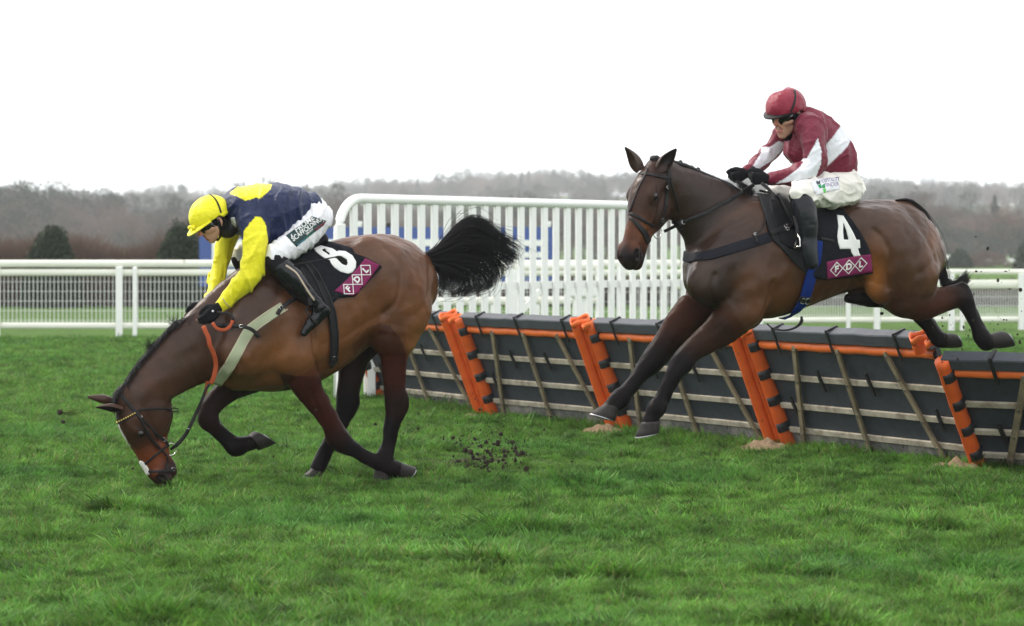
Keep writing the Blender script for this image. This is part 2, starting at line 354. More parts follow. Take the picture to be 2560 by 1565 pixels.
# ---- white rails
M_white = mat("white_plastic", (.80, .81, .79), .38, .45, noise=(1.2, .05))
M_cream = mat("cream_white_plastic", (.78, .78, .70), .42, .4, noise=(1.0, .06), speck=((.45, .43, .33), 6, .72))
M_wire = mat("white_wire", (.62, .63, .62), .5, .3)
def running_rail(A, B, posts, zs, label, twin=(), wire_dx=.072, group=None, mesh=True, drop=0.0):
    """A, B: ends on the ground; zs: (top rail lo, hi), (second lo, hi), (bottom lo, hi); posts at fractions of the length"""
    A, B = Vector(A), Vector(B); ex = (B - A); Lg = ex.length; ang = math.atan2(ex.y, ex.x)
    M = Matrix.Translation(A) @ Matrix.Rotation(ang, 4, 'Z')
    r = empty("running_rail", M=M); tag(r, label, "rail", group)
    (a0, a1), (b0, b1), (c0, c1) = zs
    def oval(z0, z1, d, nm, m):
        mb = MB(); V, Fc = [], []; n = 12
        for x in (0, Lg):
            for j in range(n):
                a = 2 * math.pi * j / n; V.append((x, d + .05 * math.cos(a), (z0 + z1) / 2 + (z1 - z0) / 2 * max(-1, min(1, 1.25 * math.sin(a)))))
        Fc = [(j, (j + 1) % n, n + (j + 1) % n, n + j) for j in range(n)]
        mb.add(V, Fc); return mb.build(nm, m, r, smooth=True)
    oval(a0, a1, -.02, "top_rail", M_cream); oval(b0, b1, 0, "middle_rail", M_cream); oval(c0, c1, 0, "bottom_rail", M_cream)
    for p in posts:
        x = p * Lg; mb = MB(); mb.box(x - .058, x + .058, -.10, -.045, -.05, a0 + .01); mb.build("post", M_white, r, bevel=.01)
    for p in twin:
        x = p * Lg; mb = MB(); mb.box(x - .038, x + .038, -.085, -.04, -.05, b1 + .02); mb.bar((x, -.062, b1), (x, -.03, a0 + .03), .07, .03, up=(0, 1, 0)); mb.build("stay", M_white, r, bevel=.01)
    if mesh:
        mb = MB(); x = .03
        while x < Lg:
            mb.box(x - .006, x + .006, .028, .040, c1 - .01, b0 + .01); x += wire_dx
        z = c1 + .035
        while z < b0:
            mb.box(0, Lg, .024, .034, z - .0045, z + .0045); z += .165
        mb.build("mesh_infill", M_wire, r)
    return r
g = "white running rails lining the course"
YL, YR = 47.0, 53.0
A = S(-700, 0, YL + 1.0); A.z = 0; B = S(1700, 0, YL - .0); B.z = 0
Lx = (B - A).length
def frac(px, A=A, B=B):
    d = B - A; k = (px - CX) / F       # x = k*y on the line
    return (k * A.y - A.x) / (d.x - k * d.y)
running_rail(A, B, [frac(x) for x in (-620, -310, -6, 300, 610, 920, 1235, 1550)], ((1.19, 1.315), (1.045, 1.16), (.142, .25)),
             "white running rail with wire mesh, left of and behind the front horse", twin=[frac(x) for x in (339, 955)], group=g)
A2 = S(1690, 0, YR - 2); A2.z = -.02; B2 = S(3100, 0, YR); B2.z = -.02
f2 = lambda px: frac(px, A2, B2)
running_rail(A2, B2, [f2(x) for x in (1780, 2189, 2375, 2550, 2760, 2970)], ((1.055, 1.15), (.79, .955), (.165, .27)),
             "white running rail with wire mesh, behind the jumping horse's hindquarters", twin=[f2(x) for x in (2118, 2402)], wire_dx=.05, group=g)
# second set of rails seen through the palisade
A3 = S(1050, 0, 38); A3.z = 0; B3 = S(1500, 0, 39.5); B3.z = 0
r3 = running_rail(A3, B3, [.02, .5, .98], ((1.19, 1.30), (.72, .83), (.22, .30)), "short white rail with diagonal braces, seen through the palisade by the horse's tail", group=None, mesh=False)
MB().bar((1.0, -.09, .1), (1.9, -.09, .95), .08, .03, up=(0, 1, 0)).build("diagonal_brace", M_white, r3); mb = MB(); mb.bar((.1, -.09, .75), (.9, -.09, .1), .08, .03, up=(0, 1, 0)); mb.build("diagonal_brace", M_white, r3)
# chunky capped gatepost behind the palisade
gp = empty("gate_post", S(1452, 0, 38.0) * 1); gp.location.z = 0; tag(gp, "stout white capped post seen through the palisade left of the bay's muzzle", "post")
MB().box(-.11, .11, -.11, .11, 0, .83).build("post_shaft", M_white, gp, bevel=.01); MB().box(-.22, .22, -.15, .15, .832, 1.02).build("post_cap", M_white, gp, bevel=.03)

# ---- palisade wing with a rounded end
def wing():
    A, B = Vector((-1.66, 26.75, 0)), Vector((1.33, 31.05, 0)); B = A + (B - A) * 1.55
    ex = (B - A); Lg = ex.length; M = Matrix.Translation(A) @ Matrix.Rotation(math.atan2(ex.y, ex.x), 4, 'Z')
    r = empty("palisade_wing", M=M); tag(r, "tall white palisade wing with a rounded end, running back behind both horses", "fence")
    H = 1.965; pts = [(0, 0, 0.0), (0, 0, H - .34)]
    for i in range(1, 9):
        a = math.pi / 2 * i / 8; pts.append((.34 * (1 - math.cos(a)) * 1.0, 0, H - .34 + .34 * math.sin(a)))
    pts.append((Lg, 0, H)); MB().tube(pts, .047, 12).build("top_rail", M_white, r, smooth=True)
    MB().box(-.10, .01, -.085, -.050, -.05, 1.72).build("end_post", M_white, r, bevel=.008)
    x = .24
    while x < Lg:
        MB().box(x - .046, x + .046, -.018, .018, .05, H - .03).build("slat", M_white, r, bevel=.008); x += .218
    for z in (.35, 1.1):
        MB().box(.05, Lg, .02, .06, z - .04, z + .04).build("back_rail", M_white, r)
wing()
mp = empty("marker_post", (-1.50, 27.0, 0)); tag(mp, "short white post at the far end of the hurdle line", "post"); MB().box(-.04, .04, -.03, .03, -.05, .55).build("shaft", M_white, mp, bevel=.008); mp.location = S(929, 1001, 26.9); mp.location.z = 0
MB().box(-.045, .045, -.035, .035, .55, .58).build("cap", M_white, mp)
# ---- blue board with white lettering strokes
def sign():
    Y = 60.0; A = S(498, 0, Y); A.z = 0; w = (1390 - 498) * Y / F
    r = empty("sign_board", A); tag(r, "long blue board with broad white strokes behind the palisade", "sign")
    M_blue = mat("blue_panel", (.055, .10, .31), .5, .35, noise=(.8, .08)); z1 = CH + (HY - 568) * Y / F; z0 = CH + (HY - 716) * Y / F
    b = MB().box(0, w, 0, .08, z0, z1).build("panel", M_blue, r)
    px = lambda x: (x - 498) * Y / F; pz = lambda y: CH + (HY - y) * Y / F
    for x0, x1, y0, y1 in ((530, 541, 578, 716), (541, 1105, 598, 615), (578, 640, 634, 652), (660, 690, 615, 716), (760, 790, 615, 700), (860, 890, 615, 700), (1010, 1105, 652, 668), (1075, 1105, 615, 652), (1285, 1312, 600, 700), (1312, 1366, 600, 615), (1312, 1366, 630, 644), (1312, 1366, 657, 671), (1352, 1366, 615, 630), (1180, 1240, 600, 615), (1180, 1195, 615, 700)):
        MB().box(px(x0), px(x1), -.02, -.001, pz(y1), pz(y0)).build("white_stroke", M_white, b)
    for x in (.4, w / 2, w - .4): MB().box(x - .05, x + .05, .02, .06, -.05, z0).build("leg", M_white, r)
    for x in (904, 962, 1376):
        l = MB().box(px(x) - .12, px(x) + .02, .0, .1, z1, z1 + .12).build("lamp", M_white, r, bevel=.02); MB().box(px(x) + .021, px(x) + .14, .0, .1, z1, z1 + .09).build("lamp_hood", M_black, l)
sign()
# ---- far rails at the right edge
for i, (x0, x1, yt, Y, lb) in enumerate(((2230, 2385, 637, 300, "distant white rail half hidden by the small dark bush"), (2460, 2545, 646, 290, "distant white rail on the strip of far grass at the right edge"))):
    a = S(x0, yt, Y); b = S(x1, yt, Y); w = b.x - a.x; r = empty("far_rail", (a.x, Y, -.4)); tag(r, lb, "rail", "distant white rails across the far field")
    MB().box(0, w, 0, .2, a.z + .4 - .45, a.z + .4).build("top_rail", M_white, r)
    for k in range(4): MB().box(w * k / 3.3, w * k / 3.3 + .3, .21, .35, -.5, a.z + .2).build("post", M_white, r)
# ------------------------------------------------------------------ smooth bodies: signed distance fields turned into one continuous surface
def lin(*rgb): return tuple(((c / 255) / 12.92 if c / 255 <= .04045 else ((c / 255 + .055) / 1.055) ** 2.4) for c in rgb)
class Frame:
    """a creature's own axes: x forward, y to its left, z up; px() finds where a photo pixel meets the plane at sideways offset lat"""
    def __init__(s, X, Y, deg):
        a = math.radians(deg); s.O = np.array([X, Y, 0.]); s.d = np.array([-math.cos(a), -math.sin(a), 0]); s.n = np.array([math.sin(a), -math.cos(a), 0]); s.z = np.array([0, 0, 1.])
        s.R = np.stack([s.d, s.n, s.z]); s.C = s.R @ (np.array([0, 0, CH]) - s.O)
        s.M = Matrix(((s.d[0], s.n[0], 0, X), (s.d[1], s.n[1], 0, Y), (0, 0, 1, 0), (0, 0, 0, 1)))
    def ray(s, px, py): return s.R @ np.array([(px - CX) / F, 1, (HY - py) / F])
    def px(s, px, py, lat=0.):
        r = s.ray(px, py); t = (lat - s.C[1]) / r[1]; return s.C + r * t
    def scale(s, px, py, lat=0.):
        r = s.ray(px, py); return (lat - s.C[1]) / r[1] / F
    def to_px(s, V):
        W = np.asarray(V) @ s.R + s.O; return np.stack([CX + F * W[..., 0] / W[..., 1], HY + F * (CH - W[..., 2]) / W[..., 1]], -1)
def catmull(P, sub):
    P = np.asarray(P, float)
    if len(P) < 3: sub_ = sub
    Q = np.vstack([2 * P[0] - P[1], P, 2 * P[-1] - P[-2]]); out = []
    for i in range(len(P) - 1):
        p0, p1, p2, p3 = Q[i:i + 4]
        for t in np.arange(sub) / sub:
            out.append(.5 * ((2 * p1) + (-p0 + p2) * t + (2 * p0 - 5 * p1 + 4 * p2 - p3) * t * t + (-p0 + 3 * p1 - 3 * p2 + p3) * t ** 3))
    out.append(P[-1]); return np.array(out)
class Chain:
    """tapered round limb through points; k narrows it along axis `lat`; cols colour it along its length"""
    def __init__(s, P, R, K=1., cols=None, k=.03, lat=(0, 1, 0), tag='body', sub=3):
        P = np.asarray(P, float); n = len(P); K = np.full(n, K) if np.isscalar(K) else np.asarray(K, float)
        C = np.zeros((n, 3)) if cols is None else np.asarray([c for c in cols], float)
        if len(C) != n: C = np.array([C[min(len(C) - 1, int(i * len(C) / n))] for i in range(n)])
        A = np.hstack([P, np.asarray(R, float)[:, None], K[:, None], C])
        if n > 1: A = catmull(A, sub)
        else: A = np.vstack([A, A + np.array([1e-4] + [0] * (A.shape[1] - 1))])
        s.P, s.r, s.K, s.C = A[:, :3], np.maximum(A[:, 3], .002), A[:, 4], np.clip(A[:, 5:8], 0, 1); s.k = k; s.lat = np.array(lat, float) / np.linalg.norm(lat); s.tag = tag
        m = (s.r * np.maximum(1, s.K))[:, None]; s.lo = (s.P - m).min(0); s.hi = (s.P + m).max(0)
    def dist(s, Q, want_col=False):
        best = None
        for i in range(len(s.P) - 1):
            a, b = s.P[i], s.P[i + 1]; ab = b - a; t = np.clip(((Q - a) @ ab) / (ab @ ab + 1e-12), 0, 1)
            v = Q - a - t[..., None] * ab; l = v @ s.lat; kk = s.K[i] + t * (s.K[i + 1] - s.K[i])
            d = np.sqrt(np.maximum((v * v).sum(-1) - l * l + (l / kk) ** 2, 0)) - (s.r[i] + t * (s.r[i + 1] - s.r[i]))
            d = d * np.minimum(1, .5 + .5 * kk)
            if want_col: c = s.C[i] + t[..., None] * (s.C[i + 1] - s.C[i])
            if best is None: best = d; bc = c if want_col else None
            else:
                if want_col: bc = np.where((d < best)[..., None], c, bc)
                best = np.minimum(best, d)
        return (best, bc) if want_col else best
def surface(chains, h, extra=None):
    """smooth union of the chains, meshed by surface nets"""
    lo = np.min([c.lo for c in chains], 0) - 3 * h - .02; hi = np.max([c.hi for c in chains], 0) + 3 * h + .02
    n = np.ceil((hi - lo) / h).astype(int) + 1; D = np.full(n, .5, np.float32)
    for c in chains:
        pad = c.k + 4 * h + .02
        i0 = np.maximum(0, ((c.lo - pad - lo) / h).astype(int)); i1 = np.minimum(n, ((c.hi + pad - lo) / h).astype(int) + 2)
        sl = tuple(slice(a, b) for a, b in zip(i0, i1))
        g = np.stack(np.meshgrid(*[lo[j] + h * np.arange(i0[j], i1[j]) for j in range(3)], indexing='ij'), -1)
        d = c.dist(g); o = D[sl]; k = c.k
        q = np.maximum(k - np.abs(o - d), 0) / k; D[sl] = np.minimum(o, d) - q * q * k * .25
    if extra is not None: 
        ii = np.argwhere(np.abs(D) < .08); P = lo + ii * h; D[tuple(ii.T)] += extra(P)
    return nets(D, lo, h)
def nets(D, lo, h):
    S_ = D < 0; c = [S_[a:a - 1 or None, b:b - 1 or None, e:e - 1 or None] for a in (0, 1) for b in (0, 1) for e in (0, 1)]
    sm = sum(x.astype(np.int8) for x in c); act = (sm > 0) & (sm < 8); I = np.argwhere(act); vid = np.full(act.shape, -1, np.int64); vid[act] = np.arange(len(I))
    off = np.array([(a, b, e) for a in (0, 1) for b in (0, 1) for e in (0, 1)])
    val = np.stack([D[tuple((I + o).T)] for o in off], 1); acc = np.zeros((len(I), 3)); cnt = np.zeros(len(I))
    for a in range(8):
        for b in range(a + 1, 8):
            if np.abs(off[a] - off[b]).sum() != 1: continue
            va, vb = val[:, a], val[:, b]; m = (va < 0) != (vb < 0); t = np.where(m, va / np.where(m, va - vb, 1), 0)
            acc += np.where(m[:, None], off[a] + t[:, None] * (off[b] - off[a]), 0); cnt += m
    V = lo + h * (I + acc / np.maximum(cnt, 1)[:, None]); Fs = []
    for ax in range(3):
        u, w = [(1, 2), (2, 0), (0, 1)][ax]
        s0 = [slice(None)] * 3; s1 = [slice(None)] * 3; s0[ax] = slice(0, -1); s1[ax] = slice(1, None)
        ch = S_[tuple(s0)] != S_[tuple(s1)]; e = np.argwhere(ch); e = e[(e[:, u] > 0) & (e[:, w] > 0) & (e[:, u] < D.shape[u] - 1) & (e[:, w] < D.shape[w] - 1)]
        ins = S_[tuple(e.T)]; q = []
        for du, dw in ((-1, -1), (0, -1), (0, 0), (-1, 0)):
            f = e.copy(); f[:, u] += du; f[:, w] += dw; q.append(vid[tuple(f.T)])
        q = np.stack(q, 1); q[~ins] = q[~ins][:, ::-1]; Fs.append(q)
    Fc = np.vstack(Fs); Fc = Fc[(Fc >= 0).all(1)]
    return V, Fc
def relax(V, Fc, it=2, lam=.5):
    n = len(V); e = np.vstack([Fc[:, [0, 1]], Fc[:, [1, 2]], Fc[:, [2, 3]], Fc[:, [3, 0]]]); e = np.vstack([e, e[:, ::-1]])
    deg = np.bincount(e[:, 0], minlength=n)[:, None]
    for i in range(it):
        for l in (lam, -lam * 1.03):
            s = np.zeros_like(V)
            for j in range(3): s[:, j] = np.bincount(e[:, 0], V[e[:, 1], j], minlength=n)
            V = V + l * (s / np.maximum(deg, 1) - V)
    return V
def chain_colors(chains, V, soft=.012):
    W = np.zeros(len(V)); C = np.zeros((len(V), 3)); dm = np.full(len(V), 9.); T = np.zeros(len(V), int)
    ds = [c.dist(V, True) for c in chains]
    for i, (d, c) in enumerate(ds):
        T = np.where(d < dm, i, T); dm = np.minimum(dm, d)
    for d, c in ds:
        w = np.exp(-np.clip((d - dm) / soft, 0, 30)); W += w; C += w[:, None] * c
    return C / W[:, None], np.array([c.tag for c in chains])[T]
def wav(P, f, seed, n=5):
    """cheap smooth noise in about -1..1"""
    r = np.random.default_rng(seed); o = 0
    for i in range(n):
        d = r.normal(size=3); d /= np.linalg.norm(d); o = o + np.sin(P @ (d * f * (1 + .35 * i)) + r.uniform(0, 6.28))
    return o / n * 1.4
def in_poly(px, poly):
    x, y = px[:, 0], px[:, 1]; r = np.zeros(len(px), bool); n = len(poly)
    for i in range(n):
        (x0, y0), (x1, y1) = poly[i], poly[(i + 1) % n]
        m = ((y0 > y) != (y1 > y)); 
        if y1 != y0: r ^= m & (x < (x1 - x0) * (y - y0) / (y1 - y0) + x0)
    return r
def pix_chain(fr, pts, cols=None, k=.03, tag='body', sub=3, scale=1.):
    """pts: (px, py, radius px, lateral m, narrowing)"""
    P = [fr.px(p[0], p[1], p[3]) for p in pts]; R = [p[2] * fr.scale(p[0], p[1], p[3]) * scale for p in pts]
    return Chain(P, R, [p[4] for p in pts], cols, k, tag=tag, sub=sub)

# ------------------------------------------------------------------ fitting tack and clothing on a surface
class Skin:
    def __init__(s, fr, V, Fc):
        s.fr = fr; s.V = V; s.bvh = BVHTree.FromPolygons([tuple(v) for v in V], [tuple(int(i) for i in f) for f in Fc])
    def hit(s, px, py, far=False):
        o = Vector(s.fr.C); d = Vector(s.fr.ray(px, py)).normalized(); r = s.bvh.ray_cast(o, d)
        return (np.array(r[0]), np.array(r[1])) if r[0] is not None else None
    def near(s, p):
        r = s.bvh.find_nearest(Vector(p)); return np.array(r[0]), np.array(r[1])
    def at(s, px, py, lat=0.):
        h = s.hit(px, py)
        far = h is None
        if far: h = s.near(s.fr.px(px, py, lat))
        return (h[0], h[1] if far or h[1] @ s.fr.ray(px, py) <= .05 * np.linalg.norm(s.fr.ray(px, py)) else -h[1])
    def off(s, px, py, d):
        """point on the pixel's sight line that clears the surface by d"""
        h = s.hit(px, py)
        return s.fr.px(px, py, (h[0][1] if h is not None else s.near(s.fr.px(px, py, .1))[0][1]) + d)
    def clear(s, px, py, lat, d=.015):
        h = s.hit(px, py)
        return s.fr.px(px, py, lat if h is None else max(lat, h[0][1] + d))
def path_px(pts, step=4., curve=True):
    P = np.asarray(pts, float); Q = catmull(P, 10) if (curve and len(P) > 2) else np.array([P[0] + (P[-1] - P[0]) * t for t in np.linspace(0, 1, 21)]) if len(P) == 2 else P
    L = np.concatenate([[0], np.cumsum(np.linalg.norm(np.diff(Q, axis=0), axis=1))]); n = max(2, int(L[-1] / step)); t = np.linspace(0, L[-1], n + 1)
    return np.stack([np.interp(t, L, Q[:, j]) for j in range(Q.shape[1])], 1)
def ribbon(name, P, N, width, thick, m, parent, smooth=True, closed=False):
    """strap swept along points P with surface normals N"""
    P = np.asarray(P, float); N = np.asarray(N, float); T = np.gradient(P, axis=0); T /= np.linalg.norm(T, axis=1, keepdims=True) + 1e-9
    N = N - (N * T).sum(1, keepdims=True) * T; N /= np.linalg.norm(N, axis=1, keepdims=True) + 1e-9; B = np.cross(N, T)
    w = np.full(len(P), width) if np.isscalar(width) else np.interp(np.linspace(0, 1, len(P)), np.linspace(0, 1, len(width)), width)
    w = (w / 2)[:, None]; t = thick
    ring = np.stack([P - B * w, P - B * w + N * t * .7, P - B * w * .8 + N * t, P + B * w * .8 + N * t, P + B * w + N * t * .7, P + B * w], 1)
    n, k = len(P), 6; idx = np.arange(n * k).reshape(n, k)
    Fc = np.stack([idx[:-1], np.roll(idx[:-1], -1, 1), np.roll(idx[1:], -1, 1), idx[1:]], -1).reshape(-1, 4)
    caps = [tuple(idx[0][::-1]), tuple(idx[-1])]
    return mesh_obj(name, ring.reshape(-1, 3), [tuple(f) for f in Fc] + caps, m, parent, smooth)
def smooth_path(P, it=2):
    P = P.copy()
    for _ in range(it): P[1:-1] = .5 * P[1:-1] + .25 * (P[:-2] + P[2:])
    return P
def strap(name, skin, pts, width, thick, m, parent, lift=.003, lat=0., sm=3):
    Q = path_px(pts); H = [skin.at(x, y, lat) for x, y in Q]; P = smooth_path(np.array([h[0] + h[1] * lift for h in H]), sm); N = smooth_path(np.array([h[1] for h in H]), 6)
    return ribbon(name, P, N, width, thick, m, parent)
def free_strap(name, P, width, thick, m, parent, N=(0, 1, 0), step=.012):
    P = np.asarray(P, float); P = path_px(P, step); N = np.tile(np.asarray(N, float), (len(P), 1)); return ribbon(name, P, N, width, thick, m, parent)
def poly_mesh(loops, step):
    """fill outline loops (outer first, then holes) with a fine triangle net"""
    V, E = [], []
    for lp in loops:
        Q = []
        for (x0, y0), (x1, y1) in zip(lp, lp[1:] + lp[:1]):
            n = max(1, int(math.hypot(x1 - x0, y1 - y0) / step))
            Q += [(x0 + (x1 - x0) * i / n, y0 + (y1 - y0) * i / n) for i in range(n)]
        b = len(V); V += Q; E += [(b + i, b + (i + 1) % len(Q)) for i in range(len(Q))]
    A = np.array(V); lo, hi = A.min(0), A.max(0)
    gx, gy = np.meshgrid(np.arange(lo[0], hi[0], step), np.arange(lo[1], hi[1], step)); g = np.stack([gx.ravel(), gy.ravel()], 1)
    ins = in_poly(g, loops[0])
    for lp in loops[1:]: ins &= ~in_poly(g, lp)
    d = np.min(np.linalg.norm(g[:, None] - A[None], axis=2), 1) if len(A) < 1500 else np.full(len(g), 9.); g = g[ins & (d > step * .5)]
    r = delaunay_2d_cdt([Vector(v) for v in V] + [Vector(v) for v in g], E, [], 1, 1e-4)
    W = np.array([tuple(v) for v in r[0]]); Fc = [tuple(f) for f in r[2]]; ct = np.array([W[list(f)].mean(0) for f in Fc]); ok = in_poly(ct, loops[0])
    for lp in loops[1:]: ok &= ~in_poly(ct, lp)
    return W, [f for f, k in zip(Fc, ok) if k]
def patch(name, skin, V2, F2, lift, thick, m, parent, mirror=False, ripple=0.):
    """lay a flat px net on the surface with some thickness"""
    H = [skin.at(x, y) for x, y in V2]; P = np.array([h[0] for h in H]); N = np.array([h[1] for h in H]); 
    N = N / np.linalg.norm(N, axis=1, keepdims=True); n = len(P)
    lf = np.full((n, 1), lift)
    if ripple: lf = lf + ripple * (1 + wav(P, 28, 5)[:, None]) * .5
    top = P + N * (lf + thick); bot = P + N * max(lift * .2, .0005)
    Fc = [tuple(f) for f in F2]; ed = {}
    for f in Fc:
        for a, b in zip(f, f[1:] + f[:1]): ed[(a, b)] = 1
    side = [(a, b, b + n, a + n) for (a, b) in ed if (b, a) not in ed]
    V = np.vstack([top, bot]); FF = Fc + [tuple(i + n for i in f[::-1]) for f in Fc] + [(b, a, a + n, b + n) for (a, b) in ed if (b, a) not in ed]
    # outward facing
    vote = sum(np.sign(np.cross(top[f[1]] - top[f[0]], top[f[2]] - top[f[0]]) @ N[f[0]]) for f in Fc[:200])
    if vote < 0: FF = [f[::-1] for f in FF]
    if mirror:
        V2_ = V.copy(); V2_[:, 1] *= -1; b = len(V); FF = FF + [tuple(i + b for i in f[::-1]) for f in FF]; V = np.vstack([V, V2_])
    return mesh_obj(name, V, FF, m, parent, True)
def text_loops(txt, bold=0.0, size=1.0, step=.08, align='CENTER'):
    cu = bpy.data.curves.new("t", 'FONT'); cu.body = txt; cu.size = size; cu.offset = bold; cu.align_x = align; cu.align_y = 'CENTER'; cu.resolution_u = 4
    o = bpy.data.objects.new("t", cu); ROOT.objects.link(o); dg = bpy.context.evaluated_depsgraph_get(); me = bpy.data.meshes.new_from_object(o.evaluated_get(dg))
    bm = bmesh.new(); bm.from_mesh(me); bmesh.ops.triangulate(bm, faces=bm.faces)
    for _ in range(6):
        es = [e for e in bm.edges if e.calc_length() > step]
        if not es: break
        bmesh.ops.subdivide_edges(bm, edges=es, cuts=1); bmesh.ops.triangulate(bm, faces=bm.faces)
    bm.verts.ensure_lookup_table(); V = np.array([v.co[:2] for v in bm.verts]); Fc = [tuple(v.index for v in f.verts) for f in bm.faces]
    bm.free(); bpy.data.objects.remove(o); bpy.data.curves.remove(cu); bpy.data.meshes.remove(me); return V, Fc
def text_px(txt, cx, cy, ex, ey, bold=0.0, step=.08):
    """text with its x axis along ex and y axis along ey (photo pixels per em)"""
    V, Fc = text_loops(txt, bold, 1.0, step); V = np.array([[cx + v[0] * ex[0] + v[1] * ey[0], cy + v[0] * ex[1] + v[1] * ey[1]] for v in V]); return V, Fc
def sphere(c, r, n=16, sc=(1, 1, 1)):
    V = []; Fc = []
    for i in range(n // 2 + 1):
        a = math.pi * i / (n // 2)
        for j in range(n): b = 2 * math.pi * j / n; V.append((c[0] + r * sc[0] * math.sin(a) * math.cos(b), c[1] + r * sc[1] * math.sin(a) * math.sin(b), c[2] + r * sc[2] * math.cos(a)))
    for i in range(n // 2):
        for j in range(n): Fc.append((i * n + j, (i + 1) * n + j, (i + 1) * n + (j + 1) % n, i * n + (j + 1) % n))
    return V, Fc
def ring_mesh(c, r, t, ax1, ax2, n=24, k=6):
    c, ax1, ax2 = (np.asarray(x, float) for x in (c, ax1, ax2)); ax1 /= np.linalg.norm(ax1); ax2 = ax2 - ax1 * (ax1 @ ax2); ax2 /= np.linalg.norm(ax2); ax3 = np.cross(ax1, ax2); V = []; Fc = []
    for i in range(n):
        a = 2 * math.pi * i / n; e = ax1 * math.cos(a) + ax2 * math.sin(a)
        for j in range(k): b = 2 * math.pi * j / k; V.append(c + e * (r + t * math.cos(b)) + ax3 * t * math.sin(b))
    for i in range(n):
        for j in range(k): Fc.append((i * k + j, ((i + 1) % n) * k + j, ((i + 1) % n) * k + (j + 1) % k, i * k + (j + 1) % k))
    return V, Fc
# ------------------------------------------------------------------ the two horses
HRES = .0082
M_coat = mat("horse_coat", rough=.36, spec=.09, attr="col", noise=(7, .30), bump=(70, .20, .012))
def gloss():
    nt = M_coat.node_tree; at = [n for n in nt.nodes if n.type == 'ATTRIBUTE'][0]; mu = nt.nodes.new("ShaderNodeMath"); mu.operation = 'MULTIPLY'; mu.inputs[1].default_value = .27; nt.links.new(at.outputs["Alpha"], mu.inputs[0]); nt.links.new(mu.outputs[0], nt.nodes["Principled BSDF"].inputs["Specular IOR Level"])
gloss()
M_hair = mat("horse_hair", (.007, .0065, .008), .45, .22)
M_hoof = mat("hoof_horn", (.022, .019, .018), .5, .2, noise=(30, .4), bump=(60, .3, .004))
M_shoe = mat("horseshoe", (.30, .30, .31), .45, .5, metal=.9)
M_eye = mat("horse_eye", (.006, .004, .004), .06, .6)
def head_axes(fr, heading, pitch, roll=0.):
    a = math.radians(heading); dh = np.array([-math.cos(a), -math.sin(a), 0]); nh = np.array([math.sin(a), -math.cos(a), 0]); z = np.array([0, 0, 1.]); p = math.radians(pitch)
    A = math.cos(p) * dh - math.sin(p) * z; B = math.sin(p) * dh + math.cos(p) * z; W = nh
    r = math.radians(roll); B, W = B * math.cos(r) + W * math.sin(r), W * math.cos(r) - B * math.sin(r)
    return np.stack([fr.R @ A, fr.R @ B, fr.R @ W])
class Head:
    def __init__(s, fr, poll, heading, pitch, sc=1., roll=0., dp=1.):
        s.dp = dp
        s.ax = head_axes(fr, heading, pitch, roll); s.o = np.asarray(poll); s.sc = sc; s.fr = fr
    def p(s, a, b, w=0.): return s.o + s.sc * (a * s.ax[0] + b * (1 + (s.dp - 1) * s.fall(a)) * s.ax[1] + w * s.ax[2])
    def fall(s, a): return 1 - .62 * min(1, max(0, (a - .22) / .3))
    def chain(s, pts, cols, k=.025, tag='head', sub=3):
        return Chain([s.p(q[0], q[1], q[2]) for q in pts], [q[3] * s.sc * (1 + .4 * (s.dp - 1) * s.fall(q[0])) for q in pts], [q[4] for q in pts], cols, k, lat=s.ax[2], tag=tag, sub=sub)
def horse_head(H, c_face, c_nose, c_tan, c_dark):
    ch = [H.chain([(-.02, -.03, 0, .062, .9), (.08, -.012, 0, .078, 1.05), (.17, -.006, 0, .088, 1.06), (.26, -.012, 0, .084, .92), (.36, -.022, 0, .073, .80), (.46, -.030, 0, .066, .80), (.545, -.040, 0, .064, .92), (.595, -.058, 0, .054, 1.0)],
                  [c_face, c_face, c_face, c_face, c_nose, c_tan, c_dark, c_dark]),
          H.chain([(.08, -.115, 0, .098, .58), (.16, -.145, 0, .106, .60), (.25, -.130, 0, .088, .58), (.34, -.108, 0, .060, .72), (.44, -.108, 0, .042, 1.0), (.53, -.122, 0, .038, 1.0), (.582, -.124, 0, .035, 1.05)],
                  [c_face, c_face, c_face, c_nose, c_tan, c_dark, c_dark], .03)]
    for s in (-1, 1):
        ch.append(H.chain([(.12, -.125, s * .048, .072, .5), (.20, -.13, s * .05, .074, .5), (.27, -.11, s * .045, .052, .5)], [c_face], .015))       # cheek
        ch.append(H.chain([(.155, .030, s * .068, .022, 1), (.20, .026, s * .080, .025, 1), (.235, .004, s * .076, .018, 1)], [c_face], .015, sub=2))    # brow
        ch.append(H.chain([(.19, -.022, s * .086, .014, 1), (.225, -.026, s * .080, .014, 1)], [c_face], .015, sub=2))                                   # under the eye
        ch.append(H.chain([(.235, -.045, s * .074, .018, 1), (.30, -.058, s * .066, .016, 1), (.37, -.066, s * .052, .010, 1)], [c_face], .018, sub=2))       # facial crest
        ch.append(H.chain([(.53, -.012, s * .044, .027, 1), (.578, -.030, s * .056, .024, 1), (.598, -.058, s * .046, .022, 1)], [c_tan, c_dark, c_dark], .016, sub=2))  # nostril flare
        ch.append(H.chain([(.55, -.090, s * .030, .024, 1), (.606, -.086, s * .016, .020, 1)], [c_dark, c_dark], .012, sub=2))                                 # upper lip
    carve = [(H.p(.585, -.036, s * .086), .027 * H.sc) for s in (-1, 1)] + [(H.p(.562, -.018, s * .084), .021 * H.sc) for s in (-1, 1)] + [(H.p(q, -.102 + .05 * (.6 - q), s * (.062 - .3 * max(0, q - .55))), .012 * H.sc) for s in (-1, 1) for q in (.47, .485, .50, .515, .53, .545, .56, .575, .59, .605)]
    return ch, carve
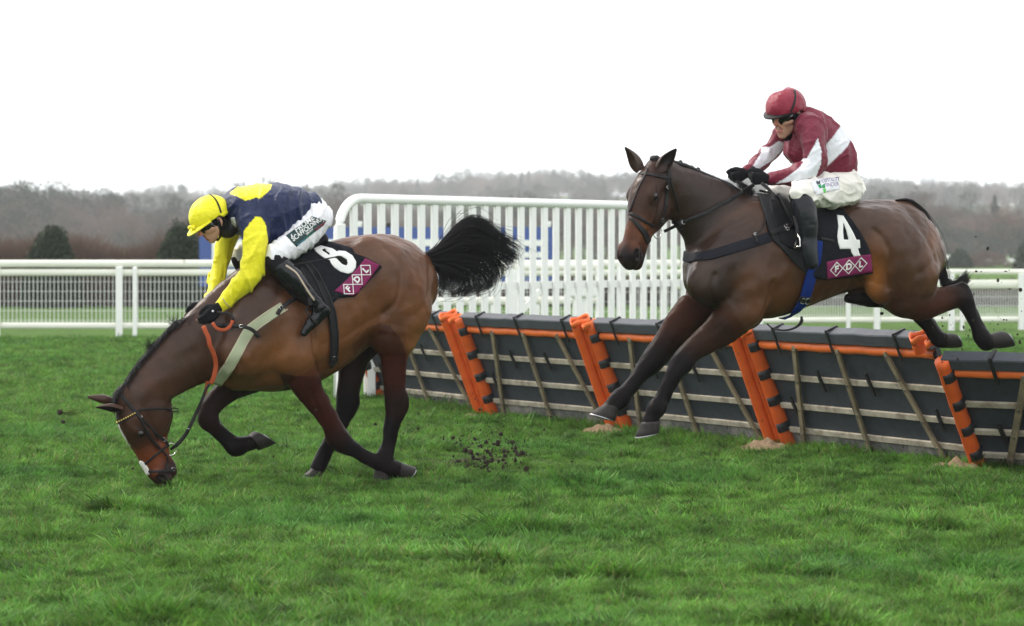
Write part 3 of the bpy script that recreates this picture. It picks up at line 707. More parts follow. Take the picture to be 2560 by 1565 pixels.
def ear(name, base, tip, face, width, m, parent, col, incol):
    """cupped leaf: base and tip points, face = direction the opening looks"""
    base, tip, face = (np.asarray(x, float) for x in (base, tip, face)); L = tip - base; ln = np.linalg.norm(L); l = L / ln; f = face - l * (face @ l); f /= np.linalg.norm(f); s = np.cross(l, f)
    V = []; C = []; n, k = 12, 11
    for side, off in ((0, 0.0), (1, -.005)):
        for i in range(n + 1):
            t = i / n; w = width * float(np.interp(t, (0, .15, .3, .45, .6, .75, .88, 1), (.66, .90, 1.0, .93, .74, .50, .27, .02))); c = base + L * t + f * (-.012 * math.sin(t * 3.1)) + s * .012 * math.sin(t * 3.0) * 0
            for j in range(k):
                a = (j / (k - 1) - .5) * math.pi * (1.55 - .55 * t); V.append(c + s * w * math.sin(a) * .5 + f * (-(math.cos(a)) * w * .42 + .2 * w) - (f * math.cos(a) - s * math.sin(a)) * off * -1); C.append(incol if side == 0 else col)
    Fc = []; b = (n + 1) * k
    for i in range(n):
        for j in range(k - 1):
            q = (i * k + j, i * k + j + 1, (i + 1) * k + j + 1, (i + 1) * k + j); Fc.append(q); Fc.append(tuple(x + b for x in q[::-1]))
        for j in (0, k - 1): Fc.append((i * k + j, (i + 1) * k + j, (i + 1) * k + j + b, i * k + j + b))
    return mesh_obj(name, V, Fc, m, parent, True, cols=np.array(C))
def hoof(fr, parent, cf, cb, toe, heel, lat, wide=.95):
    CF, CB = fr.px(*cf, lat), fr.px(*cb, lat); c0 = (CF + CB) / 2; lc = (CF - CB) / 2; rc = np.linalg.norm(lc); lc = lc / rc; T = fr.px(*toe, lat); Hh = fr.px(*heel, lat); cs = (T + Hh) / 2; L = (T - Hh) / 2; hl = np.linalg.norm(L); l = L / hl; ax = cs - c0; n = 22
    w = np.cross(l, ax); w /= np.linalg.norm(w); V = []; hw = hl * .92 * wide
    rings = ((c0 - ax * .18, rc * .90, rc * .86, 0), (c0, rc * 1.02, rc * .98, 0), (c0 + ax * .12, rc * 1.0, rc * .95, .12), (c0 + ax * .55, (rc * .45 + hl * .55), (rc + hw) / 2, .55), (c0 + ax * .97, hl, hw, 1), (cs, hl * .97, hw * .97, 1), (cs - ax * .10, hl * .72, hw * .7, 1))
    for c, a, b, f in rings:
        l_ = lc * (1 - f) + l * f; l_ = l_ / np.linalg.norm(l_)
        for i in range(n): t = 2 * math.pi * i / n; V.append(c + l_ * a * math.cos(t) + w * b * math.sin(t) * (1 - .12 * math.cos(t)))
    Fc = [(i * n + j, i * n + (j + 1) % n, (i + 1) * n + (j + 1) % n, (i + 1) * n + j) for i in range(len(rings) - 1) for j in range(n)]; Fc.append(tuple((len(rings) - 1) * n + j for j in range(n)))
    o = mesh_obj("hoof", V, Fc, M_hoof, parent, True)
    SV = []; na = ax / np.linalg.norm(ax); k = 18
    for i in range(k + 1):
        t = -2.35 + 4.7 * i / k
        for rr, dz in ((1.01, -.002), (1.01, .005), (.80, .005), (.80, -.002)): SV.append(cs + na * dz + l * hl * rr * math.cos(t) + w * hw * rr * math.sin(t) * (1 - .12 * math.cos(t)))
    SF = [(i * 4 + j, i * 4 + (j + 1) % 4, (i + 1) * 4 + (j + 1) % 4, (i + 1) * 4 + j) for i in range(k) for j in range(4)] + [(0, 1, 2, 3), (k * 4 + 3, k * 4 + 2, k * 4 + 1, k * 4)]
    mesh_obj("shoe", SV, SF, M_shoe, o, False); return o
def hair_from_guides(name, fr, guides, count, m, parent, spread0, spread1, rad=(.0016, .0006), K=26, lat0=0., wild=.03, seed=1, loose=.08):
    """guides: px polylines sharing a root; strands run between neighbouring guides"""
    r = np.random.default_rng(seed); G = []
    for g in guides:
        q = path_px(g, 2.0); t = np.linspace(0, len(q) - 1, K); G.append(np.stack([np.interp(t, np.arange(len(q)), q[:, j]) for j in (0, 1)], 1))
    G = np.array(G); n = len(G); out = np.zeros((count, K, 3)); R = np.zeros((count, K)); tt = np.linspace(0, 1, K)
    for s in range(count):
        u = r.uniform(0, n - 1); i = min(int(u), n - 2); f = u - i; P = G[i] * (1 - f) + G[i + 1] * f; cut = r.uniform(.55, 1.0) if r.random() > loose else 1.08
        tq = np.minimum(tt * cut, 1) * (K - 1); P = np.stack([np.interp(tq, np.arange(K), P[:, j]) for j in (0, 1)], 1)
        w = r.normal(size=2) * wild * 380; ph = r.uniform(0, 6.28, 4); fq = r.uniform(2, 6, 2)
        g = (tt ** 1.5)[:, None]; wl = 1.0 if r.random() > loose else 2.4
        P = P + g * w * .6 * wl + g * np.stack([np.sin(tt * fq[0] + ph[0]), np.sin(tt * fq[1] + ph[1])], 1) * wild * 300 * wl
        lat = lat0 + r.normal() * (spread0 + (spread1 - spread0) * tt) + np.sin(tt * 4 + ph[2]) * .015 * tt
        out[s] = [fr.px(P[k, 0], P[k, 1], lat[k]) for k in range(K)]; R[s] = rad[0] + (rad[1] - rad[0]) * tt
    V, Fc = tube_strands(out, R); return mesh_obj(name, V, Fc, m, parent, True)
def build_body(chains, carve, h, fr, paint, extra=None):
    cr = carve
    def ex(P):
        return extra(P) if extra else np.zeros(len(P))
    lo = None
    V, Fc = surface_c(chains, h, cr, ex if extra else None)
    V = relax(V, Fc, 3); C, T = chain_colors(chains, V); C = paint(V, C, T, fr.to_px(V)); gl_ = np.where(np.isin(T, ['body', 'neck']), 1., np.where(T == 'head', .5, .18)); px = fr.to_px(V)
    e = np.vstack([Fc[:, [0, 1]], Fc[:, [2, 3]]]); n_ = len(V)
    for _ in range(10): s_ = np.bincount(np.r_[e[:, 0], e[:, 1]], np.r_[gl_[e[:, 1]], gl_[e[:, 0]]], n_) / np.maximum(1, np.bincount(np.r_[e[:, 0], e[:, 1]], minlength=n_)); gl_ = .5 * gl_ + .5 * s_
    return V, Fc, np.hstack([C, gl_[:, None]])
def surface_c(chains, h, carve, extra):
    lo = np.min([c.lo for c in chains], 0) - 3 * h - .02; hi = np.max([c.hi for c in chains], 0) + 3 * h + .02
    n = np.ceil((hi - lo) / h).astype(int) + 1; D = np.full(n, .5, np.float32)
    for c in chains:
        pad = c.k + 4 * h + .02; i0 = np.maximum(0, ((c.lo - pad - lo) / h).astype(int)); i1 = np.minimum(n, ((c.hi + pad - lo) / h).astype(int) + 2)
        sl = tuple(slice(a, b) for a, b in zip(i0, i1)); g = np.stack(np.meshgrid(*[lo[j] + h * np.arange(i0[j], i1[j]) for j in range(3)], indexing='ij'), -1)
        d = c.dist(g); o = D[sl]; k = c.k; q = np.maximum(k - np.abs(o - d), 0) / k; D[sl] = np.minimum(o, d) - q * q * k * .25
    if extra is not None: ii = np.argwhere(np.abs(D) < .06); D[tuple(ii.T)] += extra(lo + ii * h)
    for c, r in carve:
        c = np.asarray(c); i0 = np.maximum(0, ((c - r - 4 * h - lo) / h).astype(int)); i1 = np.minimum(n, ((c + r + 4 * h - lo) / h).astype(int) + 2); sl = tuple(slice(a, b) for a, b in zip(i0, i1))
        g = np.stack(np.meshgrid(*[lo[j] + h * np.arange(i0[j], i1[j]) for j in range(3)], indexing='ij'), -1); D[sl] = np.maximum(D[sl], r - np.linalg.norm(g - c, axis=-1))
    return nets(D, lo, h)

# ---- horse with its nose to the ground
F1 = Frame(-1.02, 17.98, 25)
b1, b1d, b1t = lin(88, 54, 33), lin(61, 39, 28), lin(120, 77, 43)
rd1, dk1, bk1 = lin(52, 24, 18), lin(31, 20, 18), lin(20, 16, 17)
H1 = Head(F1, F1.px(306, 999, 0), 32, 113, .95, 0, 1.28)
def horse_one():
    fr = F1; ch = []
    ch.append(pix_chain(fr, [(600, 895, 82, 0, .80), (650, 862, 115, 0, .72), (705, 822, 155, 0, .66), (770, 790, 158, 0, .66), (845, 746, 142, 0, .68), (905, 700, 112, 0, .78), (965, 690, 104, 0, .85), (1000, 705, 95, 0, .85), (1030, 722, 66, 0, .9)],
                        [b1d, b1d, b1, b1, b1, b1, b1, b1, b1], .05, 'body'))
    ch.append(pix_chain(fr, [(645, 790, 128, 0, .46), (560, 838, 106, 0, .42), (480, 884, 82, 0, .42), (402, 942, 62, 0, .46), (360, 984, 50, 0, .55), (328, 1004, 38, 0, .7)], [b1d, b1d, b1d, b1d, b1d, b1d], .06, 'neck'))
    for s in (1, -1):
        ch.append(pix_chain(fr, [(690, 700, 45, s * .10, .8), (650, 790, 68, s * .17, .6), (610, 880, 62, s * .17, .7)], [b1d, b1d, b1d], .10, 'body'))         # shoulder blade
        ch.append(pix_chain(fr, [(700, 800, 62, s * .20, .55), (730, 880, 66, s * .19, .6)], [b1, b1], .04, 'body'))                                          # triceps
        ch.append(pix_chain(fr, [(925, 640, 50, s * .14, .6), (965, 690, 82, s * .15, .6), (1000, 760, 84, s * .14, .62), (985, 835, 62, s * .13, .7)], [b1, b1, b1, b1], .045, 'body'))   # quarter
        ch.append(pix_chain(fr, [(930, 720, 60, s * .16, .5), (940, 790, 50, s * .15, .55)], [b1, b1], .03, 'body'))                                        # stifle
    # legs: near (left) and off (right)
    ch.append(pix_chain(fr, [(745, 905, 52, .17, .62), (768, 965, 38, .155, .72), (800, 1015, 29, .145, .8), (826, 1056, 25, .14, .88), (846, 1096, 29, .14, .88), (866, 1114, 24, .14, .85), (888, 1128, 18, .14, .8), (925, 1149, 17, .14, .8), (958, 1164, 20, .14, .85), (978, 1174, 25, .14, .9), (997, 1175, 19, .14, .95)],
                        [b1, rd1, rd1, rd1, dk1, bk1, bk1, bk1, bk1, bk1, bk1], .02, 'fore_near', 4))
    ch.append(pix_chain(fr, [(640, 920, 60, -.15, .62), (585, 962, 37, -.15, .72), (546, 996, 28, -.15, .8), (523, 1025, 26, -.15, .9), (520, 1047, 27, -.15, .88), (532, 1066, 21, -.15, .85), (548, 1083, 17, -.15, .8), (570, 1104, 18, -.15, .82), (590, 1116, 25, -.15, .9), (612, 1111, 20, -.15, .95), (632, 1106, 19, -.15, .95)],
                        [dk1, dk1, dk1, dk1, dk1, dk1, bk1, bk1, bk1, bk1, bk1], .025, 'fore_off', 4))
    ch.append(pix_chain(fr, [(985, 830, 62, .135, .68), (985, 872, 41, .135, .72), (985, 945, 30, .135, .72), (989, 1000, 28, .135, .72), (987, 1026, 26, .135, .75), (979, 1060, 19, .135, .8), (969, 1112, 16, .135, .85), (961, 1142, 22, .135, .9), (955, 1166, 18, .135, .95)],
                        [b1, rd1, rd1, dk1, dk1, bk1, bk1, bk1, bk1], .025, 'hind_near', 4))
    ch.append(pix_chain(fr, [(930, 800, 70, -.135, .66), (892, 880, 42, -.135, .72), (876, 945, 32, -.135, .72), (868, 1000, 29, -.135, .72), (864, 1025, 25, -.135, .75), (848, 1064, 19, -.135, .8), (824, 1108, 18, -.135, .85), (805, 1145, 20, -.135, .9), (796, 1168, 19, -.135, .95)],
                        [dk1, dk1, dk1, bk1, bk1, bk1, bk1, bk1, bk1], .025, 'hind_off', 4))
    for pts, l, tg_ in (([(877, 1106), (903, 1122), (932, 1141), (966, 1157)], .14, 'fore_near'), ([(996, 1040), (987, 1085), (976, 1132)], .135, 'hind_near'), ([(541, 1055), (567, 1084), (594, 1102)], -.15, 'fore_off'), ([(872, 1040), (850, 1085), (828, 1128)], -.135, 'hind_off')):
        ch.append(pix_chain(fr, [(x, y, 8, l, .9) for x, y in pts], [bk1] * len(pts), .007, tg_))        # flexor tendons
    # hock point and dock
    ch.append(pix_chain(fr, [(1008, 985, 10, .135, .9), (1010, 1012, 14, .135, .9), (998, 1035, 14, .135, .9)], [dk1] * 3, .02, 'hind_near')); ch.append(pix_chain(fr, [(884, 985, 10, -.135, .9), (886, 1008, 14, -.135, .9), (874, 1032, 14, -.135, .9)], [bk1] * 3, .02, 'hind_off'))
    ch.append(pix_chain(fr, [(1020, 655, 20, 0, 1), (1062, 645, 15, 0, 1), (1095, 630, 11, 0, 1)], [b1, bk1, bk1], .03, 'tail'))
    hc, carve = horse_head(H1, b1d, lin(96, 50, 29), lin(104, 54, 30), lin(44, 29, 27)); ch += hc
    nr = Head(F1, F1.px(303, 982, 0), 30, 119, 1.03)
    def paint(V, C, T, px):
        C = C.copy(); x, y = px[:, 0], px[:, 1]; near = V[:, 1] > .02
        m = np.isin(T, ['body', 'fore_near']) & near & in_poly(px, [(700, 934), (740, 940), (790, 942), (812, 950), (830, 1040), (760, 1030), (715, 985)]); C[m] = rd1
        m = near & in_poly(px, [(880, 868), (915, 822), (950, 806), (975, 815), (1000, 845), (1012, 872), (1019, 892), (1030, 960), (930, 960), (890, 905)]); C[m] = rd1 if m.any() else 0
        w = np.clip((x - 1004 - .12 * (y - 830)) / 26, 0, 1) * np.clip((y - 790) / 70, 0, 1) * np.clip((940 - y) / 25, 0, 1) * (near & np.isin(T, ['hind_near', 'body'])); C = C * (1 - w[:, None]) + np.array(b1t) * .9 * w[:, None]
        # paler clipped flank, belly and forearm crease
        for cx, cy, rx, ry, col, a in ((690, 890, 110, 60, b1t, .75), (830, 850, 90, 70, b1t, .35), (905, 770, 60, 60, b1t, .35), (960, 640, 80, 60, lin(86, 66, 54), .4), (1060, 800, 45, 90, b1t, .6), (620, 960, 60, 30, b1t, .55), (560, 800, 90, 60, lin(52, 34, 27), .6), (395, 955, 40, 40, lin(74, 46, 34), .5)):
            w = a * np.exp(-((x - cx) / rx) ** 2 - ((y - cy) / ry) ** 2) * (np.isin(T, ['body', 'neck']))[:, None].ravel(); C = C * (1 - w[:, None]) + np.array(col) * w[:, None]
        m = near & in_poly(px, [(700, 934), (740, 940), (790, 942), (812, 950), (830, 1040), (760, 1030), (715, 985)]); C[m & np.isin(T, ['body', 'fore_near'])] = rd1
        nd = np.min([np.linalg.norm(V - H1.p(a, b, s * w), axis=1) for a, b, w in ((.585, -.036, .080), (.562, -.018, .078)) for s in (-1, 1)], 0); C[(nd < .030) & (T == 'head')] = lin(24, 17, 17)
        # white star running down the face
        q = (V - H1.o) / H1.sc @ H1.ax.T; st = (np.abs(q[:, 2] + .012) < .022 - .03 * np.abs(q[:, 0] - .21)) & (q[:, 0] > .13) & (q[:, 0] < .30) & (q[:, 1] > .02); C[st & (T == 'head')] = lin(205, 200, 195)
        w = np.exp(-((q[:, 0] - .235) / .045) ** 2 - ((q[:, 1] + .005) / .035) ** 2) * .75 * (T == 'head'); C = C * (1 - w[:, None]) + np.array(lin(34, 26, 26)) * w[:, None]
        return C
    return ch, carve, paint
def grooves(fr, lines):
    L = [(np.array([fr.px(x, y, .2)[[0, 2]] for x, y in path_px(pts, 8.)]), d, w) for pts, d, w in lines]
    def g(P):
        o = np.zeros(len(P)); side = np.clip((np.abs(P[:, 1]) - .04) / .06, 0, 1)
        for Q, dep, w in L:
            lo, hi = Q.min(0) - 3 * w, Q.max(0) + 3 * w; m = (P[:, 0] > lo[0]) & (P[:, 0] < hi[0]) & (P[:, 2] > lo[1]) & (P[:, 2] < hi[1])
            if not m.any(): continue
            q = P[m][:, [0, 2]]; best = np.full(len(q), 9.)
            for a, b in zip(Q[:-1], Q[1:]):
                ab = b - a; t = np.clip(((q - a) @ ab) / (ab @ ab + 1e-12), 0, 1); best = np.minimum(best, np.linalg.norm(q - a - t[:, None] * ab, axis=1))
            o[m] += dep * np.exp(-(best / w) ** 2)
        return o * side
    return g
def finish_horse(name, fr, spec, label, hooves, head, ears, eyes, lines):
    gv = grooves(fr, lines)
    ch, carve, paint = spec
    V, Fc, C = build_body(ch, carve, HRES, fr, paint, lambda P: .0036 * wav(P, 22, 3) + .0018 * wav(P, 60, 8) + gv(P))
    r = empty(name, M=fr.M); tag(r, label, "horse", "racehorses at the hurdle")
    body = mesh_obj("body", V, Fc, M_coat, r, True, cols=C)
    for a in hooves: hoof(fr, r, *a)
    for (ba, bb, bw, tpx, tl, fa, fb, fw, wd, c1, c2) in ears:
        bs = head.p(ba, bb, bw); ear("ear", bs, fr.px(*tpx, bs[1] + tl), fa * head.ax[0] + fb * head.ax[1] + fw * head.ax[2], wd, M_coat, r, c1, c2)
    for s in (-1, 1):
        a, b, w = eyes; c = head.p(a, b, s * w); mesh_obj("eye", *sphere(c, .0245 * head.sc), M_eye, r)
    return r, body, Skin(fr, V, Fc)
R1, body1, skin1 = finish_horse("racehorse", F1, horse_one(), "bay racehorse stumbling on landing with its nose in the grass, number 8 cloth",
    [((984, 1192), (1008, 1158), (1012, 1207), (1038, 1168), .14), ((651, 1125), (626, 1085), (688, 1109), (638, 1078), -.15), ((937, 1178), (971, 1174), (934, 1204), (973, 1205), .135), ((777, 1172), (808, 1172), (757, 1191), (803, 1197), -.135)],
    H1, [(-.01, .035, -.055, (219, 992), -.02, .3, .2, -1.0, .050, lin(58, 36, 27), lin(34, 23, 20)), (.035, .040, .060, (241, 1019),   .03, .9, -.2, .5, .052, lin(58, 36, 27), lin(26, 18, 17))], (.235, .004, .092),
    [(cC(1090, 350, 1175, 440, 1198, 560, 1192, 690, 1160, 800, 1080, 900), .013, .018), (cC(1500, 560, 1480, 700, 1420, 820, 1330, 900), .006, .025), (cC(1300, 420, 1350, 560, 1340, 700), .005, .03), ([(700, 725), (645, 800), (600, 870)], .007, .03), ([(774, 825), (778, 885), (798, 928)], .013, .016), ([(425, 1003), (520, 938), (590, 905)], .007, .02), (cD(330, 205, 430, 250, 560, 285, 690, 262), .009, .012), ([(800, 860), (860, 840), (920, 800)], .004, .02), ([(560, 800), (600, 850), (620, 900)], .006, .03), (cD(880, 270, 930, 380, 980, 480), .006, .012)])
tail_g = [[(1045, 636), (1062, 634), (1092, 616), (1118, 587), (1147, 557), (1178, 542), (1206, 548), (1236, 568), (1262, 582), (1297, 594)],
          [(1045, 637), (1064, 637), (1100, 618), (1135, 592), (1170, 572), (1205, 572), (1240, 596), (1268, 620), (1300, 640), (1286, 655)],
          [(1046, 640), (1066, 640), (1110, 626), (1155, 604), (1190, 600), (1225, 612), (1255, 636), (1282, 652), (1268, 660), (1250, 645)],
          [(1047, 643), (1070, 645), (1115, 636), (1160, 628), (1200, 634), (1230, 652), (1243, 680), (1240, 706), (1225, 720)],
          [(1048, 645), (1072, 650), (1115, 650), (1160, 655), (1195, 670), (1220, 690), (1225, 712), (1200, 722), (1172, 715)],
          [(1049, 647), (1072, 655), (1105, 664), (1140, 680), (1165, 700), (1172, 722), (1150, 735), (1120, 738)],
          [(1050, 648), (1070, 658), (1098, 668), (1122, 684), (1130, 704), (1112, 716), (1098, 712)],
          [(1050, 649), (1068, 660), (1088, 668), (1104, 684), (1100, 705), (1094, 718), (1112, 735)]]
hair_from_guides("tail", F1, tail_g, 2300, M_hair, R1, .012, .045, (.0024, .0007), 26, 0, .025, 1, .10)
def mane(name, fr, base, top, count, m, parent, length, seed, rad=.0016, lay=(0, 1)):
    r = np.random.default_rng(seed); B = path_px(base, 1.5); K = 8; P = np.zeros((count, K, 3)); R = np.zeros((count, K)); t = np.linspace(0, 1, K)
    for s in range(count):
        i = r.integers(0, len(B) - 2); b = B[i]; tg = B[i + 1] - B[i]; tg /= np.linalg.norm(tg); nr = np.array([tg[1], -tg[0]]); nr = nr if nr[1] < 0 else -nr
        ln = length * r.uniform(.5, 1.2); lat = r.normal() * .018; sgn = r.uniform(*lay)
        q = b[None] + nr[None] * (5 * np.sin(t * 2.6) * r.uniform(.4, 1.6) - 6 * t ** 2 * abs(sgn))[:, None] + tg[None] * (t * ln * r.uniform(.1, 1.0))[:, None] - np.array([0, 1.])[None] * (-ln * .45 * t ** 2 * sgn)[:, None]
        for k in range(K): P[s, k] = fr.px(q[k, 0], q[k, 1], lat + sgn * .05 * t[k] ** .8)
        R[s] = rad * (1 - .6 * t)
    V, Fc = tube_strands(P, R); return mesh_obj(name, V, Fc, m, parent, True)
mane("mane", F1, [(548, 742), (520, 772), (470, 797), (436, 816), (405, 846), (363, 893), (334, 930), (317, 958), (296, 980)], None, 1500, M_hair, R1, 34, 2, .0022, (-.8, 1.0))
mane("forelock", F1, [(330, 962), (310, 975), (296, 990), (290, 1010), (292, 1030)], None, 520, M_hair, R1, 30, 3, .002, (-.9, .9))
def tuft(name, fr, px, n, ln, m, parent, seed, up=(-.1, -1), lat=0.):
    r = np.random.default_rng(seed); K = 6; t = np.linspace(0, 1, K); P = np.zeros((n, K, 3))
    for s in range(n):
        a = np.array(up) + r.normal(size=2) * .5; b = np.array(px) + r.normal(size=2) * 5
        for k in range(K): q = b + a * ln * r.uniform(.9, 1.1) * t[k] + np.array([0, 6 * t[k] ** 2]); P[s, k] = fr.px(q[0], q[1], lat + r.normal() * .004)
    V, Fc = tube_strands(P, np.tile(.0014 * (1 - .5 * t), (n, 1))); return mesh_obj(name, V, Fc, m, parent)
tuft("mane_tuft", F1, (436, 815), 40, 22, M_hair, R1, 4); tuft("mane_tuft", F1, (376, 868), 160, 16, M_hair, R1, 5, (.1, -.6))

# ---- horse in mid-jump
F2 = Frame(1.93, 17.85, 20)
b2, b2d, b2t = lin(66, 42, 28), lin(45, 29, 22), lin(108, 65, 33)
rd2, dk2, bk2 = lin(58, 34, 26), lin(36, 25, 22), lin(23, 20, 22)
H2 = Head(F2, F2.px(1632, 420, .05), 50, 62, 1.04, 0, 1.08)
def horse_two():
    fr = F2; ch = []
    ch.append(pix_chain(fr, [(1775, 690, 70, 0, .9), (1810, 668, 105, 0, .82), (1855, 652, 135, 0, .72), (1905, 652, 146, 0, .68), (1990, 645, 126, 0, .70), (2085, 622, 114, 0, .74), (2170, 612, 112, 0, .78), (2235, 615, 112, 0, .80), (2285, 640, 82, 0, .85)],
                        [b2d, b2d, b2, b2, b2, b2, b2, b2, b2], .05, 'body'))
    ch.append(pix_chain(fr, [(1875, 610, 125, 0, .46), (1825, 582, 112, 0, .44), (1782, 545, 96, .01, .44), (1738, 505, 78, .025, .46), (1695, 472, 60, .04, .55), (1658, 445, 48, .05, .7)], [b2d] * 6, .06, 'neck'))
    for s in (1, -1):
        ch.append(pix_chain(fr, [(1890, 560, 48, s * .10, .8), (1840, 640, 68, s * .17, .6), (1775, 705, 60, s * .16, .72)], [b2, b2d, b2d], .09, 'body'))
        ch.append(pix_chain(fr, [(1880, 690, 66, s * .20, .55), (1860, 770, 58, s * .18, .62)], [b2, b2], .04, 'body'))
        ch.append(pix_chain(fr, [(2150, 565, 48, s * .15, .6), (2215, 615, 92, s * .15, .6), (2268, 680, 86, s * .14, .62), (2262, 735, 60, s * .13, .7)], [b2, b2, b2, b2], .045, 'body'))
        ch.append(pix_chain(fr, [(2185, 640, 52, s * .18, .5), (2205, 715, 46, s * .16, .55)], [b2, b2], .03, 'body'))
    ch.append(pix_chain(fr, [(1855, 765, 56, .17, .64), (1812, 815, 46, .155, .7), (1762, 853, 35, .145, .78), (1724, 882, 28, .14, .86), (1705, 907, 29, .14, .88), (1687, 933, 22, .14, .88), (1668, 968, 17, .14, .84), (1651, 1000, 18, .14, .88), (1641, 1020, 24, .14, .92), (1631, 1040, 19, .14, .95), (1625, 1056, 20, .14, .95)],
                        [b2, b2d, b2d, dk2, bk2, bk2, bk2, bk2, bk2, bk2, bk2], .025, 'fore_near', 4))
    ch.append(pix_chain(fr, [(1790, 740, 66, -.15, .64), (1735, 780, 52, -.15, .7), (1698, 815, 41, -.15, .78), (1660, 865, 33, -.15, .82), (1628, 906, 30, -.15, .88), (1607, 929, 23, -.15, .88), (1582, 960, 18, -.15, .85), (1562, 983, 20, -.15, .9), (1549, 997, 25, -.15, .93), (1527, 1017, 19, -.15, .95)],
                        [b2d, rd2, rd2, dk2, bk2, bk2, bk2, bk2, bk2, bk2], .025, 'fore_off', 4))
    ch.append(pix_chain(fr, [(2262, 730, 58, .135, .68), (2300, 758, 44, .135, .72), (2352, 750, 33, .135, .75), (2390, 742, 29, .135, .75), (2412, 752, 26, .135, .78), (2424, 778, 19, .135, .82), (2440, 814, 16, .135, .85), (2456, 846, 23, .135, .9), (2466, 856, 21, .135, .93), (2480, 852, 18, .135, .95)],
                        [b2, rd2, rd2, dk2, bk2, bk2, bk2, bk2, bk2, bk2], .02, 'hind_near', 4))
    ch.append(pix_chain(fr, [(2245, 725, 58, -.135, .68), (2290, 752, 38, -.135, .72), (2303, 784, 26, -.135, .75), (2320, 812, 19, -.135, .82), (2337, 836, 19, -.135, .86), (2346, 848, 21, -.135, .9), (2356, 850, 20, -.135, .95)],
                        [dk2, dk2, bk2, bk2, bk2, bk2, bk2], .025, 'hind_off', 4))
    ch.append(pix_chain(fr, [(2378, 728, 8, .135, .9), (2406, 716, 12, .135, .9), (2418, 738, 13, .135, .9), (2424, 765, 10, .135, .9)], [dk2, bk2, bk2, bk2], .015, 'hind_near'))
    for pts, l, tg_ in (([(1700, 940), (1678, 977), (1660, 1010)], .14, 'fore_near'), ([(1617, 937), (1592, 968), (1568, 994)], -.15, 'fore_off'), ([(2436, 775), (2452, 809), (2466, 840)], .135, 'hind_near'), ([(2332, 805), (2346, 828)], -.135, 'hind_off')):
        ch.append(pix_chain(fr, [(x, y, 8, l, .9) for x, y in pts], [bk2] * len(pts), .007, tg_))
    ch.append(pix_chain(fr, [(2120, 745, 12, 0, .9), (2170, 742, 26, 0, 1.2), (2220, 735, 34, 0, 1.3)], [bk2] * 3, .02, 'sheath'))
    ch.append(pix_chain(fr, [(2240, 520, 20, 0, 1), (2275, 512, 15, 0, 1), (2308, 545, 12, 0, 1), (2330, 590, 10, 0, 1)], [b2, bk2, bk2, bk2], .03, 'tail'))
    hc, carve = horse_head(H2, lin(56, 37, 30), lin(70, 43, 32), lin(84, 48, 30), lin(36, 27, 27)); ch += hc
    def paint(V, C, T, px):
        C = C.copy(); x, y = px[:, 0], px[:, 1]; near = V[:, 1] > .02; bt = np.isin(T, ['body', 'neck'])
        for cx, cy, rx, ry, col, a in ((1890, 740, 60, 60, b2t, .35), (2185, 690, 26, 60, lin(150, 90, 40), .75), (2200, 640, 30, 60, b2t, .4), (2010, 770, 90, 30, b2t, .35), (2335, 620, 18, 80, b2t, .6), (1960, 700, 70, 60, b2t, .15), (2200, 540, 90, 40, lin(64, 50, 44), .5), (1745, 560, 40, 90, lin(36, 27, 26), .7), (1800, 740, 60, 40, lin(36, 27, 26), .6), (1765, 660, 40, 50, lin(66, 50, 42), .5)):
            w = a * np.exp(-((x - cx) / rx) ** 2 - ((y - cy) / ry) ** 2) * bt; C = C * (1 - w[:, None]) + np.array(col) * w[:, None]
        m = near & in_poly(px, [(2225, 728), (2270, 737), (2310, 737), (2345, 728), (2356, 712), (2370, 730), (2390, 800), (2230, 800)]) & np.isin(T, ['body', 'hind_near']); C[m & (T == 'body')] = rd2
        q = (V - H2.o) / H2.sc @ H2.ax.T
        w = np.exp(-((q[:, 0] - .205) / .045) ** 2 - ((q[:, 1] + .005) / .035) ** 2) * .7 * (T == 'head'); C = C * (1 - w[:, None]) + np.array(lin(30, 24, 25)) * w[:, None]
        w = np.exp(-((q[:, 0] - .40) / .05) ** 2 - ((q[:, 1] + .045) / .045) ** 2) * .7 * (T == 'head'); C = C * (1 - w[:, None]) + np.array(lin(136, 80, 42)) * w[:, None]
        nd = np.min([np.linalg.norm(V - H2.p(a, b, s * w), axis=1) for a, b, w in ((.585, -.036, .080), (.562, -.018, .078)) for s in (-1, 1)], 0); C[(nd < .030) & (T == 'head')] = lin(22, 17, 18)
        st = (np.hypot(q[:, 0] - .12, q[:, 2] + .005) < .016) & (q[:, 1] > .03) & (T == 'head'); C[st] = lin(120, 112, 108)
        return C
    return ch, carve, paint
